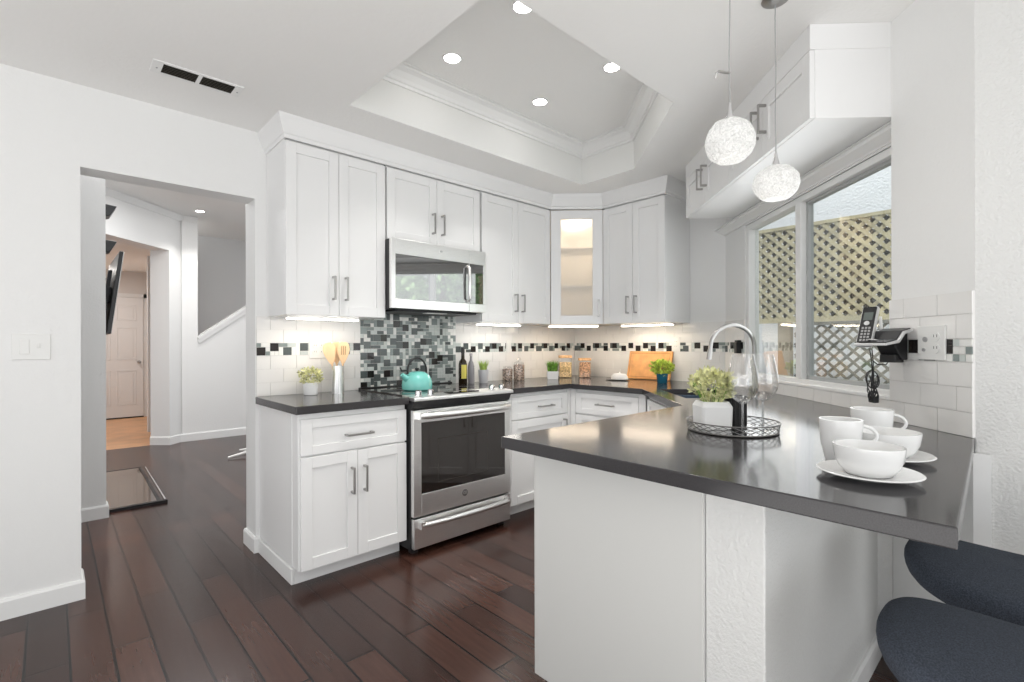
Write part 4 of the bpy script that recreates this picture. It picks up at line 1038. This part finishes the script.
# ================================================================ PHONE
t = thing('cordless_phone', 'black and silver phone base mounted on the tiles beside the window', 'phone', (*tv(1.915, VW - .028), 1.23), RC + math.radians(18))
m = MB(); m.prism_x([(0, -.075), (0, .035), (-.040, .027), (-.066, -.008), (-.060, -.03), (-.03, -.075)], -.036, .036); m.build('wall_mount', BLACKP, t, bevel=.004)
m = MB(); m.prism_x([(-.008, .040), (-.050, .030), (-.078, -.002), (-.140, -.014), (-.142, -.022), (-.076, -.012), (-.048, .020), (-.008, .030)], -.062, .062); m.build('bezel', SILVERP, t, bevel=.002)
m = MB(); m.prism_x([(-.010, .043), (-.051, .033), (-.079, .001), (-.130, -.009), (-.130, -.0125), (-.078, -.002), (-.050, .030), (-.010, .0395)], -.052, .052); m.build('keypad_deck', BLACKP, t)
m = MB(); m.lathe([(.010, 0), (.018, 0), (.018, .003), (.010, .003)], (0, 0, 0), 24, ring=True); q = m.build('dial_ring', SILVERP, t, loc=(-.018, -.100, -.003)); q.rotation_euler = (-.19, 0, 0)
m = MB()
for i in range(3):
    for j in range(2): m.box(.012 + i * .012, -.104 - j * .014, -.0065 - j * .0025, .020 + i * .012, -.095 - j * .014, -.002 - j * .0025)
m.build('keys', GREYP, t)
m = MB(); m.tube([(-.05, -.018, .03), (-.05, -.022, .09)], [.007, .005], 10); m.build('antenna', PLASTIC, t, smooth=True)
m = MB(); m.box(-.03, -.055, -.085, .03, -.012, -.055); m.build('power_adapter', BLACKP, t, bevel=.003)
# handset
t = thing('phone_handset', 'black cordless handset with silver edge standing in the phone base', 'handset', (*tv(1.925, VW - .150), 1.207), RC)
t.rotation_euler = Matrix.Rotation(RC, 3, 'Z').to_4x4().to_3x3().to_euler()
hs = Matrix.Rotation(RC + math.radians(38), 4, 'Z') @ Matrix.Rotation(math.radians(-27), 4, 'X')
t.rotation_euler = hs.to_euler()
m = MB(); m.box(-.027, -.002, 0, .027, .018, .172); m.build('shell', SILVERP, t, bevel=.006)
m = MB(); m.box(-.023, -.0055, .008, .023, -.0015, .168); fp = m.build('face', BLACKP, t, bevel=.003)
m = MB(); m.box(-.015, -.0062, .108, .015, -.0054, .142); m.build('screen', mat('lcd grey', (.12, .14, .13), .2), fp)
m = MB()
for i in range(3):
    for j in range(5): m.box(-.014 + i * .011, -.0068, .018 + j * .013, -.007 + i * .011, -.0054, .026 + j * .013)
m.build('keys', GREYP, fp)
m = MB(); m.lathe([(0, 0), (.009, 0), (.009, .003), (0, .003)], seg=16); q = m.build('navigation_button', SILVERP, fp, loc=(0, -.0055, .094)); q.rotation_euler = (PI / 2, 0, 0)
# cables
random.seed(3)
t = thing('phone_cable', 'bundled black cable hanging from the phone base to the window ledge', 'cable', (*tv(1.985, VW - .085), 0), RC)
m = MB()
m.tube([(0, 0, 1.195), (.004, .004, 1.14), (.0, .01, 1.10), (-.002, .01, 1.05)], .0022, 6)
m.tube([(.012, .0, 1.195), (.010, .006, 1.14), (.004, .01, 1.10), (.0, .012, 1.04)], .0022, 6)
m.tube([(.05, .05, 1.165), (.045, .03, 1.135), (.02, .015, 1.135), (.0, .01, 1.15)], .0022, 6)
m.build('wire', BLACKP, t, smooth=True)
m = MB()
for k in range(7):
    pts = []
    for q in range(25):
        a = 2 * PI * q / 24; pts.append((.014 * math.sin(a) * (1 + .1 * k) * .8, .010 + .014 * math.sin(a + k), 1.075 - .02 * (k % 3) + .035 * math.cos(a)))
    m.tube(pts, .0021, 6, cap=False)
for k in range(4):
    pts = []
    for q in range(19):
        a = 2 * PI * q / 18; pts.append((.004 + .014 * math.sin(a), .010 + .010 * math.sin(a + k), 1.012 + .018 * math.cos(a)))
    m.tube(pts, .0026, 6, cap=False)
m.build('coil', BLACKP, t, smooth=True)
m = MB(); m.box(-.012, .0, .985, .018, .024, 1.010); m.build('plug', BLACKP, t, bevel=.004)

# ================================================================ HALL THINGS
t = thing('television', 'black wall television on a tilting mount, seen edge-on through the doorway', 'television', (0.372, 5.02, 1.64), 0)
t.rotation_euler = (0, math.radians(7), 0)
m = MB(); m.box(-.012, -.02, -.33, .014, .95, .33); m.build('screen_panel', BLACKP, t, bevel=.004)
m = MB(); m.box(.014, -.02, -.33, .018, .95, .33); m.build('bezel', mat('light grey bezel', (.5, .5, .5), .3), t)
m = MB(); m.box(-.055, .10, -.20, -.030, .16, .18); m.box(-.055, .70, -.20, -.030, .76, .18); m.box(-.10, .25, -.06, -.012, .55, .06); m.build('mount_bracket', BLACKM, t)
h = MB(); h.box(0.165, 4.65, 0, 0.285, 5.99, 2.86); struct(h, 'wall_hall_side', WALL)
for zz, lab in ((2.27, 'small black box mounted high on the hall wall above the television'), (1.99, 'small black box mounted just above the television in the hall')):
    t = thing('wall_speaker', lab, 'speaker', (0.285, 5.0, zz))
    m = MB(); m.prism_x([(0, 0), (.2, 0), (.2, .10), (0, .10)], 0, .01)
    m = MB(); m.add([(0, 0, -.05), (.06, 0, -.03), (.10, 0, .05), (0, 0, .06), (0, .15, -.05), (.06, .15, -.03), (.10, .15, .05), (0, .15, .06)], [(0, 1, 2, 3), (7, 6, 5, 4), (0, 4, 5, 1), (1, 5, 6, 2), (2, 6, 7, 3), (3, 7, 4, 0)])
    m.build('cabinet', BLACKP, t, bevel=.004)
t = thing('floor_panel', 'glossy dark glass panel with a black rim lying on the hall floor', 'panel', (0, 0, 0))
m = MB(); m.prism([(0.30, 4.675), (0.60, 4.675), (0.63, 6.10), (0.30, 6.10)], .004, .012); m.build('glass', DARKGL, t)
m = MB(); m.prism([(0.288, 4.635), (0.66, 4.635), (0.665, 4.672), (0.288, 4.672)], 0, .022); m.prism([(0.60, 4.672), (0.622, 4.672), (0.655, 6.12), (0.633, 6.12)], 0, .014); m.prism([(0.288, 6.10), (0.655, 6.10), (0.655, 6.125), (0.288, 6.125)], 0, .014); m.build('rim', BLACKM, t)
m = MB(); m.prism([(0.652, 4.672), (0.660, 4.672), (0.690, 6.12), (0.684, 6.12)], 0, .010); m.build('outer_strip', SILVERP, t)
t = thing('stool_base', 'white tapered feet of a swivel stool poking out beside the doorway', 'stool', (1.72, 5.98, 0))
for k in range(5):
    a = math.radians(186 + 72 * k); m = MB(); m.tube([(.02 * math.cos(a), .02 * math.sin(a), .07), (.15 * math.cos(a), .15 * math.sin(a), .045), (.34 * math.cos(a), .34 * math.sin(a), .018)], [.024, .02, .010], 10); m.build('foot', PLASTIC, t, smooth=True)
m = MB(); m.tube([(0, 0, .05), (0, 0, .44)], .02, 12); m.build('column', CHROME, t, smooth=True)
m = MB(); m.lathe([(0, .44), (.12, .44), (.14, .46), (.14, .49), (.11, .51), (0, .515)], seg=28); m.build('seat', PLASTIC, t, smooth=True)

# ================================================================ OUTSIDE
def lattice(name, label, x, y0, y1, z0, z1, m_, m2, pitch=0.100, wd=0.031, back=True):
    t = thing(name, label, 'fence', (x, 0, 0))
    def slats(xx, off, sgn):
        m = MB()
        Lz = z1 - z0; k = y0 - Lz + off
        while k < y1 + Lz:
            # line z - z0 = sgn*(y - k)
            ya, yb = (k, k + Lz) if sgn > 0 else (k, k - Lz)
            za, zb = z0, z1
            def clip(ya, za, yb, zb):
                pts = []
                lo, hi = y0, y1
                dy = yb - ya
                t0, t1 = 0, 1
                for bnd, s in ((lo, 1), (hi, -1)):
                    a_, b_ = s * (ya - bnd), s * (yb - bnd)
                    if a_ < 0 and b_ < 0: return None
                    if a_ < 0: t0 = max(t0, a_ / (a_ - b_))
                    if b_ < 0: t1 = min(t1, a_ / (a_ - b_))
                if t1 - t0 < .02: return None
                return (ya + dy * t0, za + (zb - za) * t0), (ya + dy * t1, za + (zb - za) * t1)
            c_ = clip(ya, za, yb, zb)
            if c_: m.bar((xx, *c_[0]), (xx, *c_[1]), .007 if False else wd, .007) if False else m.add(*slat(xx, c_[0], c_[1], wd))
            k += pitch
        return m
    def slat(xx, a, b, w_):
        d_ = Vector((0, b[0] - a[0], b[1] - a[1])).normalized(); n = Vector((0, -d_.z, d_.y)) * w_ / 2; h_ = Vector((.004, 0, 0))
        A = Vector((xx, *a)); B = Vector((xx, *b))
        vs = [A - n - h_, A + n - h_, A + n + h_, A - n + h_, B - n - h_, B + n - h_, B + n + h_, B - n + h_]
        return [tuple(p) for p in vs], [(3, 2, 1, 0), (4, 5, 6, 7), (0, 1, 5, 4), (1, 2, 6, 5), (2, 3, 7, 6), (3, 0, 4, 7)]
    slats(0.0, 0, 1).build('slats', m_, t); slats(0.009, 0, -1).build('slats', m_, t)
    if back:
        slats(.045, .05, 1).build('rear_slats', m2, t); slats(.054, .05, -1).build('rear_slats', m2, t)  # rear slats: shade of the unlit face put into their dark colour
    m = MB(); m.box(-.012, y0, z0 - .02, .03, y1, z0 + .02); m.box(-.012, y0, z1 - .01, .03, y1, z1 + .02); m.build('rails', m_, t)
    return t
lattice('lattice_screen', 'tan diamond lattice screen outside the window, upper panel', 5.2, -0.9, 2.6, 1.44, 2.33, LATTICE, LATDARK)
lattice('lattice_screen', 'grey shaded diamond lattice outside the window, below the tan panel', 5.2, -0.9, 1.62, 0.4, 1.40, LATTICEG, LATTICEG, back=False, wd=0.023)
m = MB(); m.box(5.13, 1.64, 0, 5.22, 1.75, 1.42); tag(m.build('fence_post', FENCEP, bevel=.004), 'grey-brown post under the lattice outside the window', 'post')
h = MB(); h.box(6.0, -1.0, 0, 6.1, 5.0, 5.2); struct(h, 'wall_exterior', STUCCO)
def tree(x, y, hgt, r, label):
    t = thing('tree', label, 'tree', (x, y, 0))
    m = MB(); m.tube([(0, 0, 0), (.05, .02, hgt * .4), (0, .1, hgt * .75)], [.12, .09, .05], 10); m.build('trunk', BARK, t, smooth=True)
    m = MB()
    for k in range(2600):
        d_ = Vector((random.gauss(0, 1), random.gauss(0, 1), random.gauss(0, 1))).normalized(); q = Vector((0, 0, hgt * .62)) + Vector((d_.x * r, d_.y * r, d_.z * hgt * .40)) * random.uniform(.5, 1)
        m.leaf(q, d_ + Vector((random.uniform(-1, 1), random.uniform(-1, 1), random.uniform(-1, .6))), .2, .13)
    m.build('crown', TREEL, t)
tree(5.6, -2.6, 3.6, 1.1, 'leafy green garden tree outside, nearest the lattice, seen mirrored in the microwave')
tree(7.6, -5.6, 4.2, 1.4, 'taller leafy green garden tree behind the nearer one, seen mirrored in the microwave')
